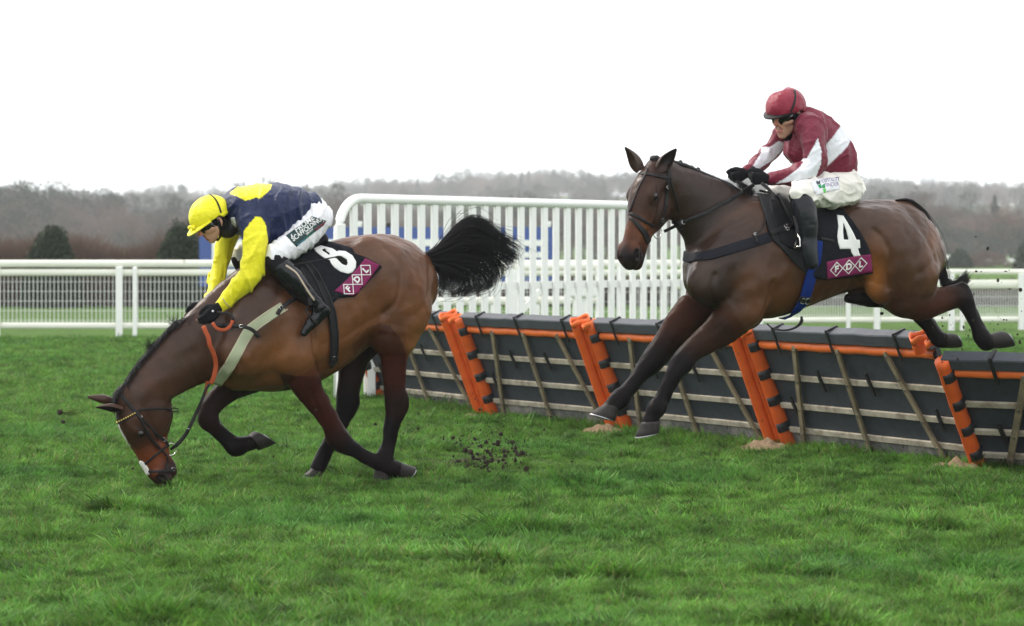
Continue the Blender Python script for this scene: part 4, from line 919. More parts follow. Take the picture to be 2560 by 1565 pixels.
R2, body2, skin2 = finish_horse("racehorse", F2, horse_two(), "dark bay racehorse in mid-jump over the hurdle with forelegs stretched out, number 4 cloth",
    [((1602, 1060), (1649, 1056), (1589, 1093), (1645, 1080), .14), ((1511, 1009), (1545, 1027), (1476, 1034), (1535, 1054), -.15), ((2474, 872), (2484, 832), (2533, 866), (2510, 828), .135), ((2354, 870), (2364, 834), (2402, 868), (2387, 834), -.135)],
    H2, [(.02, .02, -.062, (1562, 368), -.03, .3, .8, -.35, .086, lin(58, 42, 35), lin(70, 52, 44)), (.02, .01, .062, (1691, 372), .05, .2, .5, .8, .086, lin(56, 40, 33), lin(30, 22, 22))], (.200, .012, .090),
    [(cG(1080, 330, 1150, 410, 1195, 540, 1190, 690, 1215, 820), .014, .020), (cG(1420, 130, 1490, 300, 1560, 430, 1620, 600), .006, .025), (cG(1330, 300, 1400, 480, 1440, 680), .005, .03), (cF(905, 340, 885, 440, 915, 520, 965, 565), .013, .016), (cF(1290, 400, 1265, 520, 1235, 640, 1180, 720), .011, .018), (cE(750, 1040, 800, 1150, 860, 1260), .007, .02), (cE(1080, 1120, 1180, 1090, 1260, 1040), .003, .010), (cE(1100, 1160, 1200, 1120, 1280, 1080), .003, .010), (cF(1000, 640, 940, 700, 880, 740), .006, .012), (cG(950, 780, 1060, 760, 1150, 790), .006, .02)])
tg = [[(2238, 500), (2270, 497), (2300, 515), (2325, 550), (2345, 600), (2356, 650), (2362, 690), (2378, 708), (2400, 696), (2415, 676)],
      [(2240, 503), (2268, 502), (2298, 522), (2320, 556), (2340, 605), (2354, 655), (2360, 700), (2376, 722), (2405, 715), (2424, 698)],
      [(2242, 508), (2266, 508), (2294, 530), (2316, 562), (2336, 612), (2350, 660), (2354, 700), (2362, 722), (2385, 728), (2400, 712)]]
hair_from_guides("tail", F2, tg, 900, M_hair, R2, .015, .05, (.0026, .0009), 24, 0, .012, 6, .15)
def braids():
    P = cK3(755, 215, 815, 250, 890, 275, 965, 300, 1015, 338, 1080, 365, 1140, 388, 1200, 408) + [(1810, 456), (1822, 464)]
    for i, (x, y) in enumerate(P):
        s = 1.0 if i < 4 else .75; c = F2.px(x, y + 3, .03 - .003 * i); V, Fc = sphere(c, .019 * s, 12, (1, .9, 1.15)); V = np.array(V); V = V + .0025 * wav(V, 260, i)[:, None]; mesh_obj("mane_braid", V, Fc, M_hair, R2)
    base = [(1676, 402), (1712, 412), (1751, 430), (1790, 447), (1820, 464), (1850, 490), (1880, 510)]
    c = pix_chain(F2, [(x, y + 4, 8 if x < 1800 else 12, .04 - .04 * i / 6, 1.6) for i, (x, y) in enumerate(base)], None, .02); V, Fc = surface([c], .005); mesh_obj("mane", V, Fc, M_hair, R2)
    mane("mane_tuft", F2, [(1836, 455), (1850, 462), (1870, 475), (1880, 500)], None, 700, M_hair, R2, 34, 9, .002, (-.5, 1.0))
    c = pix_chain(F2, [(1632, 398, 8, .05, 1.3), (1640, 400, 12, .05, 1.3), (1626, 412, 10, .03, 1.2)], None, .02); V, Fc = surface([c], .004); V = V + .003 * wav(V, 200, 3)[:, None]; mesh_obj("forelock", V, Fc, M_hair, R2)
braids()
# ------------------------------------------------------------------ the two jockeys
M_skinv = mat("skin_and_snood", rough=.5, spec=.35, attr="col", bump=(160, .12, .003))
M_silk = mat("racing_silk", rough=.42, spec=.25, attr="col", bump=(26, .55, .02), sheen=.1, speck=((.10, .075, .05), 60, .735))
M_breech = mat("breeches", (.74, .74, .77), .6, .3, bump=(24, .35, .012), noise=(5, .05), speck=((.45, .4, .33), 55, .73))
M_breech2 = mat("muddy_breeches", (.72, .70, .65), .65, .3, bump=(24, .4, .014), noise=(4, .08), col2=((.58, .55, .48), 5, .5, .75), speck=((.3, .25, .18), 50, .71))
M_boot = mat("black_leather_boot", (.008, .009, .011), .2, .3, bump=(20, .25, .01), speck=((.10, .085, .06), 45, .70))
M_boot2 = mat("scuffed_leather_boot", (.012, .014, .018), .3, .25, bump=(20, .2, .01), noise=(6, .3))
M_knit = mat("black_knit", (.008, .008, .010), .85, .2, bump=(220, .5, .003))
M_leather = mat("black_strap_leather", (.012, .011, .012), .5, .22, bump=(90, .3, .003), noise=(20, .3))
M_gog = mat("goggle_lens", (.004, .005, .007), .08, .8)
SKIN, SKIN_R, BLK = lin(196, 150, 128), lin(190, 122, 105), (.010, .010, .012)
class Man:
    def __init__(s, fr, c, heading, pitch, roll=0., sc=1.): s.ax = head_axes(fr, heading, pitch, roll); s.o = np.asarray(c); s.sc = sc; s.fr = fr      # axes: forward, up, left
    def p(s, f, u, w=0.): return s.o + s.sc * (f * s.ax[0] + u * s.ax[1] + w * s.ax[2])
    def chain(s, pts, k=.012, sub=3, tag='head'): return Chain([s.p(*q[:3]) for q in pts], [q[3] * s.sc for q in pts], [q[4] for q in pts], [SKIN], k, lat=s.ax[2], tag=tag, sub=sub)
def man_head(m, mouth=0.):
    ch = [m.chain([(-.035, .025, 0, .082, .92), (.0, .032, 0, .086, .88), (.03, .022, 0, .075, .88)], .02), m.chain([(.02, -.02, 0, .064, .92), (.046, -.062, 0, .046, .95), (.064, -.098 - mouth, 0, .024, 1.25)], .02),
          m.chain([(.082, .012, 0, .010, 1), (.098, -.010, 0, .010, 1), (.112, -.030, 0, .0125, 1.1)], .010), m.chain([(.092, -.034, 0, .012, 1.4)], .008)]
    for s in (-1, 1):
        ch += [m.chain([(.076, .016, s * .012, .012, 1), (.072, .018, s * .036, .012, 1), (.055, .012, s * .058, .010, 1)], .012), m.chain([(.062, -.030, s * .036, .022, 1), (.040, -.028, s * .054, .022, 1)], .018),
               m.chain([(.0, -.05, s * .052, .022, 1), (.045, -.085 - mouth, s * .028, .018, 1)], .02),
               m.chain([(-.018, .008, s * .078, .012, .5), (-.022, -.018, s * .080, .013, .5), (-.012, -.042, s * .074, .008, .5)], .006)]
    ch += [m.chain([(.088, -.054, s * .012, .008, 1) for s in (-1.3, 0, 1.3)], .008), m.chain([(.084, -.074 - mouth, s * .011, .009, 1) for s in (-1.3, 0, 1.3)], .008)]
    return ch
def paint_man(m, snood_f=.012):
    def f(V, C, T):
        q = (V - m.o) / m.sc @ m.ax.T; C = np.tile(np.array(SKIN), (len(V), 1)); hd = T == 'head'; nk = np.isin(T, ['neck', 'torso'])
        blk = (hd & ((q[:, 0] < snood_f + .25 * np.maximum(q[:, 1] + .02, 0)) | (q[:, 1] > .03) | (q[:, 1] < -.128)) & ~((np.abs(q[:, 2]) > .0735) & (q[:, 1] < .01) & (q[:, 1] > -.05) & (q[:, 0] > -.036))) | nk; C[blk] = BLK
        lips = hd & (q[:, 0] > .078) & (np.abs(q[:, 2]) < .022) & (((q[:, 1] > -.062) & (q[:, 1] < -.047)) | ((q[:, 1] > -.088) & (q[:, 1] < -.070))); C[lips] = lin(165, 95, 90)
        w = hd & ~blk & (q[:, 0] > .098) & (q[:, 1] > -.05); C[w] = SKIN_R
        w = np.exp(-((np.hypot(q[:, 0] - .055, q[:, 1] + .09)) / .035) ** 2) * .35 * hd * ~blk; C = C * (1 - w[:, None]) + np.array(lin(120, 92, 82)) * w[:, None]      # stubble
        return C
    return f
def helmet(m, name, mat_, parent, paint=None, peak_len=.055, peak_w=1.0, drop=.0):
    n, k = 44, 22; V = []; c = (-.008, .040)
    for i in range(k + 1):
        t = i / k; a = t * (math.pi / 2 + .24)
        for j in range(n):
            b = 2 * math.pi * j / n; f = c[0] + .134 * math.sin(a) * math.cos(b); w = .112 * math.sin(a) * math.sin(b); u = c[1] + .112 * math.cos(a)
            if t > .80: u += (t - .8) / .2 * (-.018 if math.cos(b) < -.2 else .006) ; 
            r = 1 + .012 * math.sin(5 * b + 6 * a) * t + .008 * math.sin(9 * b - 3 * a) * t
            V.append(m.p(f * r, u, w * r))
    for i in range(k + 1, k + 3):                       # turn the rim in
        for j in range(n):
            b = 2 * math.pi * j / n; a = math.pi / 2 + .24; s = .93 if i == k + 1 else .86; V.append(m.p(c[0] + .130 * math.sin(a) * math.cos(b) * s, c[1] + .112 * math.cos(a) + (-.018 if math.cos(b) < -.2 else .006) + .002, .112 * math.sin(a) * math.sin(b) * s))
    Fc = [(i * n + j, (i + 1) * n + j, (i + 1) * n + (j + 1) % n, i * n + (j + 1) % n) for i in range(k + 2) for j in range(n)]
    V = np.array(V); V = V + .0022 * wav(V, 70, 5)[:, None]; cols = None
    if paint is not None: cols = paint(V)
    o = mesh_obj(name, V, Fc, mat_, parent, True, cols=cols)
    return o, V, Fc
def peak(m, mat_, parent, ln, col=None, lift=0.0, spread=1.15):
    V = []; n = 24; k = 6
    for side in (0, 1):
        for i in range(n + 1):
            b = -spread + 2 * spread * i / n
            for j in range(k + 1):
                t = j / k; f0 = -.008 + .120 * math.cos(b); w0 = .108 * math.sin(b); e = ln * math.cos(b / spread * math.pi / 2) ** .8 * t
                V.append(m.p(f0 + e, .022 - .10 * e - 3.0 * e * e - .06 * (w0 ** 2) * t * 10 + lift + side * .005, w0 * (1 + .15 * t)))
    b_ = (n + 1) * (k + 1); Fc = []
    for i in range(n):
        for j in range(k):
            q = (i * (k + 1) + j, (i + 1) * (k + 1) + j, (i + 1) * (k + 1) + j + 1, i * (k + 1) + j + 1); Fc += [q[::-1], tuple(x + b_ for x in q)]
        Fc.append((i * (k + 1) + k, (i + 1) * (k + 1) + k, (i + 1) * (k + 1) + k + b_, i * (k + 1) + k + b_))
    cols = np.tile(np.array(col), (len(V), 1)) if col is not None else None
    return mesh_obj("peak", V, Fc, mat_, parent, True, cols=cols)
def goggles(m, parent):
    V = []; n, k = 26, 8
    for i in range(n + 1):
        b = -1.28 + 2.56 * i / n
        for j in range(k + 1):
            t = j / k * 2 - 1; hgt = .036 * (1 - .35 * abs(b / 1.28) ** 3) * (1 - .25 * math.exp(-(b / .16) ** 2) * (t < 0)); r = .012 * (1 - t * t)
            V.append(m.p(-.002 + (.090 + r) * math.cos(b * .98), -.010 + hgt * t, (.076 + r * .6) * math.sin(b)))
    Fc = [(i * (k + 1) + j, (i + 1) * (k + 1) + j, (i + 1) * (k + 1) + j + 1, i * (k + 1) + j + 1) for i in range(n) for j in range(k)]
    o = mesh_obj("goggles", V, [f[::-1] for f in Fc], M_gog, parent, True); sd = o.modifiers.new("thick", 'SOLIDIFY'); sd.thickness = .006; sd.offset = 1; return o
def hand(fr, wrist, f, side, palm, curls, sc=1., flip=1, thumb=(.5, .5)):
    """skin chains for a hand and glove chains round it; f forward, side towards the thumb, palm = direction the palm faces"""
    f, side, palm = (np.asarray(x, float) for x in (f, side, palm)); f /= np.linalg.norm(f); side = side - f * (side @ f); side /= np.linalg.norm(side); palm = np.cross(f, side) * (1 if np.cross(f, side) @ palm > 0 else -1); w = np.asarray(wrist)
    sk, gl, tips = [], [], []
    ls = (.92, 1.03, .98, .80); off = (.029, .010, -.009, -.027)
    for i in range(4):
        kn = w + sc * (f * (.082 + (.004, .007, .002, -.006)[i]) + side * off[i]); sk.append(Chain([w + sc * side * off[i] * .45, w + sc * (f * .05 + side * off[i] * .85), kn], [.0135 * sc, .0125 * sc, .0105 * sc], 1, [SKIN], .008, tag='hand', sub=2))
        d = f; p = kn; pts = [kn]; ang = 0
        for L, c in zip((.043, .027, .021), curls[i]):
            ang += math.radians(c); d = f * math.cos(ang) + palm * math.sin(ang); p = p + d * L * ls[i] * sc; pts.append(p)
        sk.append(Chain(pts, [.0098 * sc, .0092 * sc, .0085 * sc, .0072 * sc], 1, [SKIN, SKIN, SKIN, SKIN_R], .004, tag='hand', sub=2)); tips.append(pts[-1])
        gl.append(Chain([w + sc * side * off[i] * .45, w + sc * (f * .05 + side * off[i] * .85), kn], [.0165 * sc, .0155 * sc, .0135 * sc], 1, [BLK], .010, tag='glove', sub=2)); gl.append(Chain([pts[0], pts[1], pts[1] * .45 + pts[2] * .55], [.0128 * sc, .0118 * sc, .0115 * sc], 1, [BLK], .004, tag='glove', sub=1))
    tb = w + sc * (f * .022 + side * .026); t1 = tb + sc * (f * .034 * thumb[0] * 1.4 + side * .022 + palm * .016 * thumb[1] * 2); t2 = t1 + sc * (f * .030 + side * .002 + palm * .012); t3 = t2 + sc * (f * .022 - side * .006 + palm * .010)
    sk.append(Chain([tb, t1, t2, t3], [.0145 * sc, .0125 * sc, .0105 * sc, .0085 * sc], 1, [SKIN], .008, tag='hand', sub=2)); gl.append(Chain([tb, t1, t2, t3], [.0175 * sc, .0155 * sc, .0135 * sc, .0115 * sc], 1, [BLK], .008, tag='glove', sub=1))
    gl.append(Chain([w - f * .035 * sc, w], [.029 * sc, .026 * sc], .8, [BLK], .012, lat=palm, tag='glove'))
    return sk, gl, tips
def solid(name, chains, h, m, parent, color=None, it=2, extra=None, paint=None):
    V, Fc = surface_c(chains, h, [], extra); V = relax(V, Fc, it); cols = None
    if paint: C, T = chain_colors(chains, V, .004); cols = paint(V, C, T)
    o = mesh_obj(name, V, Fc, m, parent, True, cols=cols); return o, V, Fc
def pc(fr, pts, k=.02, tag='x', cols=None): return pix_chain(fr, pts, cols, k, tag)
def folds(axis_fn=None, amp=.004, f=55, seed=2):
    def e(P): return amp * np.abs(wav(P, f, seed, 4)) * -1 + amp * .5 * wav(P, f * 2.1, seed + 1, 4)
    return e

def crumple(P, amp, f, seed):
    """cloth folds: sharp ridges between shallow hollows, bent by a slower swirl"""
    Q = P + .03 * np.stack([wav(P, 14, seed + i, 3) for i in range(3)], 1)
    a = 1 - np.abs(wav(Q * np.array([1, .8, .55]), f, seed + 5, 2)); b = 1 - np.abs(wav(Q * np.array([.7, 1, 1]), f * 1.9, seed + 6, 2))
    a = np.exp(-((1 - a) / .32) ** 2); b = np.exp(-((1 - b) / .36) ** 2)
    return -amp * a - amp * .4 * b + amp * .5
# ---- yellow and navy rider
NAVY, YEL = lin(19, 32, 68), (.80, .73, .02)
def jockey_one():
    fr = F1; m = Man(fr, fr.px(529, 551, .0), 27, 34, 0, 1.03)
    arms_s = {'n': [(632, 560, 24, .17, 1), (640, 612, 21, .22, 1), (632, 680, 20, .22, 1), (596, 722, 17, .16, 1), (556, 762, 13, .09, 1)], 'f': [(588, 565, 18, -.16, 1), (568, 615, 14, -.21, 1), (546, 680, 13, -.20, 1), (531, 735, 10, -.12, 1), (514, 764, 10, -.06, 1)]}
    hs, hg, htips = [], [], []
    for wp, kn, sd, lat, c in (((547, 768), (512, 803), (-1, -.55), .10, (18, 34, 28)), ((514, 764), (486, 790), (-1, -.5), -.03, (35, 50, 40))):
        w = fr.px(*wp, lat); f = fr.px(*kn, lat) - w; s_ = fr.px(kn[0] + 40 * sd[0], kn[1] - 40 * sd[1] * -1, lat) - fr.px(*kn, lat)
        a, b, t = hand(fr, w, f, s_, (0, -1, 0), [(c[0], c[1], c[2]), (c[0] + 4, c[1], c[2]), (c[0] + 8, c[1] + 4, c[2]), (c[0] + 14, c[1] + 6, c[2])], 1.06); hs += a; hg.append(b); htips.append(t)
    body = man_head(m) + [Chain([m.p(-.035, -.05), m.p(-.06, -.11), fr.px(600, 525, 0)], [.055, .052, .07], 1, [BLK], .03, tag='neck'),
        pc(fr, [(615, 532, 46, 0, 1.3), (660, 535, 52, 0, 1.15), (720, 532, 46, 0, 1.1), (770, 537, 32, 0, 1.2)], .04, 'torso'), pc(fr, arms_s['n'], .02, 'arm'), pc(fr, arms_s['f'], .02, 'arm'),
        pc(fr, [(782, 552, 27, .12, 1), (742, 602, 23, .19, 1), (694, 636, 19, .26, 1), (735, 697, 15, .31, 1), (790, 756, 10, .31, 1)], .03, 'leg'), pc(fr, [(780, 552, 26, -.12, 1), (690, 604, 19, -.20, 1), (606, 640, 14, -.26, 1), (640, 700, 11, -.29, 1), (690, 756, 9, -.29, 1)], .03, 'leg'),
        pc(fr, [(798, 770, 8, .32, 1), (765, 820, 6, .32, 1)], .01, 'leg')] + hs
    V, Fc = surface_c(body, .0062, [], None); V = relax(V, Fc, 1); C, T = chain_colors(body, V, .003); C = paint_man(m)(V, C, T)
    r = mesh_obj("person", V, Fc, M_skinv, None, True, cols=C, M=fr.M); tag(r, "jockey in yellow cap, navy jacket and yellow sleeves, crouched over the stumbling horse", "jockey", "jockeys riding the two horses")
    # jacket
    jc = [pc(fr, [(600, 520, 50, 0, 1.35), (640, 530, 70, 0, 1.2), (690, 533, 74, 0, 1.15), (735, 525, 58, 0, 1.15), (768, 517, 38, 0, 1.35)], .04, 'torso'), pc(fr, [(668, 575, 44, .10, .9), (685, 568, 44, .1, .9)], .05, 'torso'),
          pc(fr, [(625, 545, 38, .13, .95), (634, 566, 35, .18, .95), (638, 612, 30, .225, .9), (632, 672, 31, .225, .9), (612, 704, 29, .20, .9), (578, 740, 24, .13, .9), (553, 764, 18, .09, .95)], .03, 'near_arm'),
          pc(fr, [(598, 545, 36, -.13, .95), (582, 570, 30, -.18, .95), (566, 612, 24, -.21, .9), (546, 680, 21, -.20, .9), (532, 732, 17, -.12, .95), (518, 760, 14, -.06, .95)], .03, 'far_arm')]
    def paintj(V, C, T):
        px = fr.to_px(V); C = np.tile(np.array(NAVY), (len(V), 1)); near = V[:, 1] > .02
        sl = [(609, 578), (624, 558), (640, 541), (652, 541), (664, 559), (672, 610), (672, 670), (640, 720), (560, 800), (520, 770), (590, 690), (606, 624)]
        y = (np.isin(T, ['near_arm']) & in_poly(px, sl) & near) | ((T == 'far_arm') & (px[:, 1] > 565)) | ((T == 'near_arm') & (px[:, 1] > 600)); C[y] = YEL
        Vm = V.copy(); Vm[:, 1] = np.abs(Vm[:, 1]); pm = fr.to_px(Vm); spot = in_poly(pm, cJ(770, 250, 900, 150, 1180, 20, 1360, 20, 1390, 110, 1370, 190, 1300, 260, 1220, 322, 1150, 312, 1010, 360, 900, 300)) & (T != 'far_arm'); C[spot] = YEL
        ch_ = (T == 'torso') & in_poly(px, [(582, 590), (600, 588), (616, 605), (608, 612), (590, 600)]); C[ch_] = YEL
        return C
    def ex(P):
        return crumple(P, .012, 27, 11)
    jo, JV, JF = solid("jacket", jc, .0072, M_silk, r, extra=ex, paint=paintj); jsk = Skin(fr, JV, JF)
    # elastic at the cuffs and pale collar
    M_el = mat("cuff_elastic", (.45, .40, .26), .7, .2); M_col = mat("collar_cloth", (.62, .62, .58), .7, .2)
    strap("cuff_band", jsk, [(556, 744), (563, 756), (575, 766)], .006, .003, M_el, jo, .001); strap("cuff_band", jsk, [(517, 738), (528, 741), (538, 742)], .006, .003, M_el, jo, .001)
    pcol, fcol = poly_mesh([cJ(805, 600, 850, 595, 880, 700, 860, 830, 800, 875, 795, 850, 818, 770)], 4); patch("collar", jsk, pcol, fcol, .002, .006, M_col, jo)
    # breeches
    bc = [pc(fr, [(770, 525, 42, 0, 1.3), (790, 542, 40, 0, 1.3)], .05, 'b'), pc(fr, [(786, 548, 41, .10, .95), (768, 573, 41, .13, .95), (742, 602, 36, .19, .95), (704, 627, 31, .25, .95), (693, 639, 31, .262, .95), (694, 648, 28, .268, .95)], .04, 'b'), pc(fr, [(782, 550, 38, -.10, .95), (740, 580, 36, -.15, .95), (680, 605, 30, -.21, .95), (606, 632, 24, -.26, .95), (601, 640, 22, -.26, .95)], .04, 'b')]
    def exb(P): return crumple(P * np.array([1.5, .5, 1]), .010, 40, 21)
    bo, BV, BF = solid("breeches", bc, .0068, M_breech, r, extra=exb); bsk = Skin(fr, BV, BF)
    M_pg = mat("sponsor_patch_green", (.018, .045, .045), .6, .3); M_pr = mat("sponsor_patch_red", (.12, .02, .035), .6, .3); M_lw = mat("patch_lettering", (.72, .72, .70), .6, .3); M_lb = mat("patch_small_lettering", (.06, .30, .42), .6, .3); M_lg = mat("patch_green_lettering", (.03, .25, .14), .6, .3)
    pp, ff = poly_mesh([cK1(1380, 290, 1760, 5, 1965, 70, 1920, 140, 1530, 452)], 4); po = patch("thigh_patch", bsk, pp, ff, .0015, .0015, M_pg, bo)
    pp, ff = poly_mesh([cK1(1965, 72, 1920, 142, 1812, 220, 1800, 190, 1900, 110)], 4); patch("patch_corner", bsk, pp, ff, .0032, .001, M_pr, po)
    ex1, ey1 = np.array((.80, -.60)), np.array((-.52, -.85))
    def put(t, c, w, h_, mm, bold=.015):
        Vt, Ft = text_loops(t, bold, 1.0, .12); wd = np.ptp(Vt[:, 0]); V2 = np.array([np.array(c) + ex1 * v[0] * w / wd + ey1 * v[1] * h_ for v in Vt]); patch("patch_lettering", bsk, V2, Ft, .0034, .001, mm, po)
    put("FROME", cK1(1650, 122)[0], 56, 17, M_lw); put("SCAFFOLDING", cK1(1680, 195)[0], 88, 16, M_lw); put("GROUP", cK1(1722, 232)[0], 22, 6.5, M_lw, .01)
    put("THE WIRES", cK1(1600, 385)[0], 26, 5.5, M_lb, .0); put("CONTRACTS", cK1(1715, 285)[0], 28, 5.5, M_lg, .0)
    # boots with the black knit band at the knee
    for s, pts, ft, kb in ((1, [(698, 660, 26, .28, 1), (713, 678, 27, .30, 1), (738, 702, 26, .315, .95), (766, 732, 21, .32, .9), (790, 757, 18, .32, .9), (796, 768, 18, .32, .9)], [(812, 776, 15, .32, .85), (800, 786, 15, .32, .85), (778, 808, 14, .32, .95), (760, 832, 9, .32, 1.1)], [(690, 652, 28, .270, 1), (696, 659, 28, .277, 1), (703, 667, 27, .286, 1)]),
                          (-1, [(606, 660, 20, -.28, 1), (630, 690, 20, -.29, 1), (670, 735, 16, -.29, .9), (690, 757, 14, -.29, .9)], [(700, 766, 12, -.29, .85), (680, 785, 12, -.29, .9), (662, 806, 9, -.29, 1)], [(600, 648, 22, -.265, 1), (606, 664, 20, -.28, 1)])):
        o, bV, bF = solid("boot", [pc(fr, pts, .02, 'b'), pc(fr, ft, .03, 'b')], .006, M_boot, r, extra=lambda P: -.003 * np.abs(wav(P, 60, 31, 3))); solid("knee_band", [pc(fr, kb, .02, 'k')], .006, M_knit, r)
        if s > 0: bk = Skin(fr, bV, bF); M_zip = mat("boot_piping", (.45, .36, .28), .5, .4); strap("boot_piping", bk, cC(255, 490, 300, 520, 350, 560, 400, 640, 450, 720, 500, 790), .012, .002, M_zip, o, .0005)
    # gloves
    for i, g in enumerate(hg):
        go, gV, gF = solid("glove", g, .0042, M_knit, r, it=1)
    b = Skin(fr, V, Fc)
    btn = mat("glove_button", (.75, .75, .75), .4, .4); 
    for q, l in (((532, 778), .12), ((487, 779), .0)):
        h = Skin(fr, gV, gF) if l == 0 else None; p = fr.px(q[0], q[1], l + .01); mesh_obj("glove_button", *sphere(p, .007, 10), btn, r)
    # helmet, peak, strap, bow, goggles
    ho, hV, hF = helmet(m, "helmet", M_silk, r, paint=lambda V: np.tile(np.array(YEL), (len(V), 1))); peak(m, M_silk, ho, .066, YEL); hs_ = Skin(fr, hV, hF)
    strap("helmet_strap", hs_, [(523, 484), (538, 498), (547, 515), (552, 532), (554, 552)], .011, .003, M_leather, ho, .002)
    bow = [Chain([m.p(.120, .030, .01), m.p(.135, .038, w)], [.010, .012], .7, None, .01) for w in (.04, -.03)] + [Chain([m.p(.125, .03, 0), m.p(.150, .02, .02)], [.010, .008], 1, None, .01)]
    V3, F3 = surface(bow, .003); V3 = V3 + .003 * wav(V3, 160, 3)[:, None]; mesh_obj("bow", V3, F3, M_silk, ho, True, cols=np.tile(np.array(YEL), (len(V3), 1)))
    solid("helmet_liner", [m.chain([(-.07, -.005, 0, .040, 1.5), (-.02, -.012, 0, .062, 1.28), (.05, .012, 0, .052, 1.35)], .02)], .005, M_knit, ho)
    goggles(m, r); free_strap("chin_strap", [m.p(-.01, .0, .088), m.p(.0, -.05, .078), m.p(.02, -.10, .045), m.p(.04, -.122, .0)], .016, .003, M_leather, ho, N=(0, 1, 0))
    return r, jsk, bsk, htips
J1, jsk1, bsk1, tips1 = jockey_one()

# ---- maroon and white rider
MAR, WHT = (.155, .012, .032), (.74, .75, .80)
def jockey_two():
    fr = F2; m = Man(fr, fr.px(1965, 284, .02), 46, 20, 4, 1.08)
    hs, hg, htips = [], [], []
    for wp, kn, lat, c in (((1918, 447), (1886, 447), .13, (70, 80, 45)), ((1868, 432), (1838, 446), -.06, (65, 75, 45))):
        w = fr.px(*wp, lat); f = fr.px(*kn, lat - .02) - w; a, b, t = hand(fr, w, f, (.15, .35, 1), (.1, -1, -.35), [(c[0], c[1], c[2])] * 4, 1.0, thumb=(.7, .6)); hs += a; hg.append(b); htips.append(t)
    nA = [(2020, 315, 36, .14, .95), (2030, 330, 36, .18, .95), (2034, 365, 31, .23, .9), (2035, 405, 31, .24, .9), (2012, 428, 29, .225, .9), (1975, 440, 24, .18, .9), (1932, 446, 18, .135, .95)]
    fA = [(1985, 318, 34, -.12, .95), (1962, 330, 30, -.17, .95), (1944, 355, 25, -.2, .9), (1925, 383, 23, -.2, .9), (1895, 408, 20, -.14, .9), (1872, 428, 15, -.07, .95)]
    th = lambda A, s: [(x, y, q * s, l, k) for x, y, q, l, k in A]
    body = man_head(m, .012) + [Chain([m.p(-.04, -.05), m.p(-.065, -.10), fr.px(2012, 315, 0)], [.060, .058, .07], 1, [BLK], .03, tag='neck'),
        pc(fr, [(2015, 325, 42, 0, 1.3), (2050, 358, 46, 0, 1.15), (2080, 400, 42, 0, 1.1), (2098, 445, 32, 0, 1.2)], .04, 'torso'), pc(fr, th(nA, .72), .02, 'arm'), pc(fr, th(fA, .75), .02, 'arm'),
        pc(fr, [(2100, 468, 28, .12, 1), (2055, 478, 26, .2, 1), (2008, 482, 21, .28, 1), (2016, 545, 16, .32, 1), (2022, 606, 11, .33, 1), (2028, 648, 8, .335, 1)], .03, 'leg'), pc(fr, [(2098, 468, 28, -.12, 1), (2010, 482, 22, -.2, 1), (1936, 484, 15, -.27, 1), (1948, 560, 11, -.3, 1), (1956, 600, 9, -.3, 1)], .03, 'leg')] + hs
    V, Fc = surface_c(body, .0062, [(m.p(.094, -.067, 0), .0105), (m.p(.090, -.067, .012), .008), (m.p(.090, -.067, -.012), .008)], None); V = relax(V, Fc, 1); C, T = chain_colors(body, V, .003); C = paint_man(m, .030)(V, C, T)
    r = mesh_obj("person", V, Fc, M_skinv, None, True, cols=C, M=fr.M); tag(r, "jockey in maroon and white silks with dark goggles, sitting up on the jumping horse", "jockey", "jockeys riding the two horses")
    tm = mat("tooth_white", (.70, .68, .62), .3, .5); mesh_obj("teeth", *sphere(m.p(.083, -.061, 0), .016, 12, (1, 1, .4)), tm, r)
    jc = [pc(fr, [(2008, 312, 46, 0, 1.3), (2035, 338, 60, 0, 1.15), (2062, 368, 62, 0, 1.1), (2084, 398, 58, 0, 1.12), (2096, 420, 44, 0, 1.25)], .04, 'torso'), pc(fr, [(2000, 375, 36, 0, 1.5), (2040, 405, 40, 0, 1.4)], .06, 'torso'), pc(fr, nA, .03, 'near_arm'), pc(fr, fA, .03, 'far_arm')]
    def paintj(V, C, T):
        px = fr.to_px(V); C = np.tile(np.array(MAR), (len(V), 1))
        a, b = fr.px(2010, 318, 0), fr.px(2100, 425, 0); ax_ = (b - a) / np.linalg.norm(b - a); u = (V - a) @ ax_; hoop = (T == 'torso') & (u > .13) & (u < .245); C[hoop] = WHT
        nw = [(2045, 346), (2054, 376), (2052, 412), (2041, 440), (2004, 451), (1937, 460), (1962, 446), (1996, 421), (2009, 405), (1999, 399), (2016, 396), (2032, 369)]
        C[(T == 'near_arm') & in_poly(px, nw)] = WHT
        fw_ = [(1959, 356), (1959, 371), (1934, 399), (1885, 430), (1873, 428), (1903, 381), (1903, 368), (1925, 367), (1946, 353)]
        C[(T == 'far_arm') & in_poly(px, fw_)] = WHT
        return C
    def ex(P): return crumple(P, .012, 27, 41)
    jo, JV, JF = solid("jacket", jc, .0072, M_silk, r, extra=ex, paint=paintj)
    solid("neck_warmer", [Chain([m.p(-.045, -.035), m.p(-.060, -.09), m.p(-.055, -.125)], [.066, .068, .075], 1, None, .02), Chain([m.p(-.01, -.095), m.p(.035, -.13)], [.05, .03], 1.1, None, .03)], .006, M_knit, r)
    bc = [pc(fr, [(2100, 440, 40, 0, 1.3), (2112, 468, 44, 0, 1.3)], .05, 'b'), pc(fr, [(2108, 470, 46, .10, .95), (2080, 477, 45, .14, .95), (2045, 480, 41, .21, .95), (2012, 482, 37, .27, .95), (2004, 485, 33, .28, .95)], .04, 'b'), pc(fr, [(2100, 470, 44, -.10, .95), (2020, 480, 36, -.19, .95), (1935, 484, 24, -.27, .95)], .04, 'b')]
    bo, BV, BF = solid("breeches", bc, .0068, M_breech2, r, extra=lambda P: crumple(P * np.array([1.4, .5, .9]), .018, 30, 51)); bsk = Skin(fr, BV, BF)
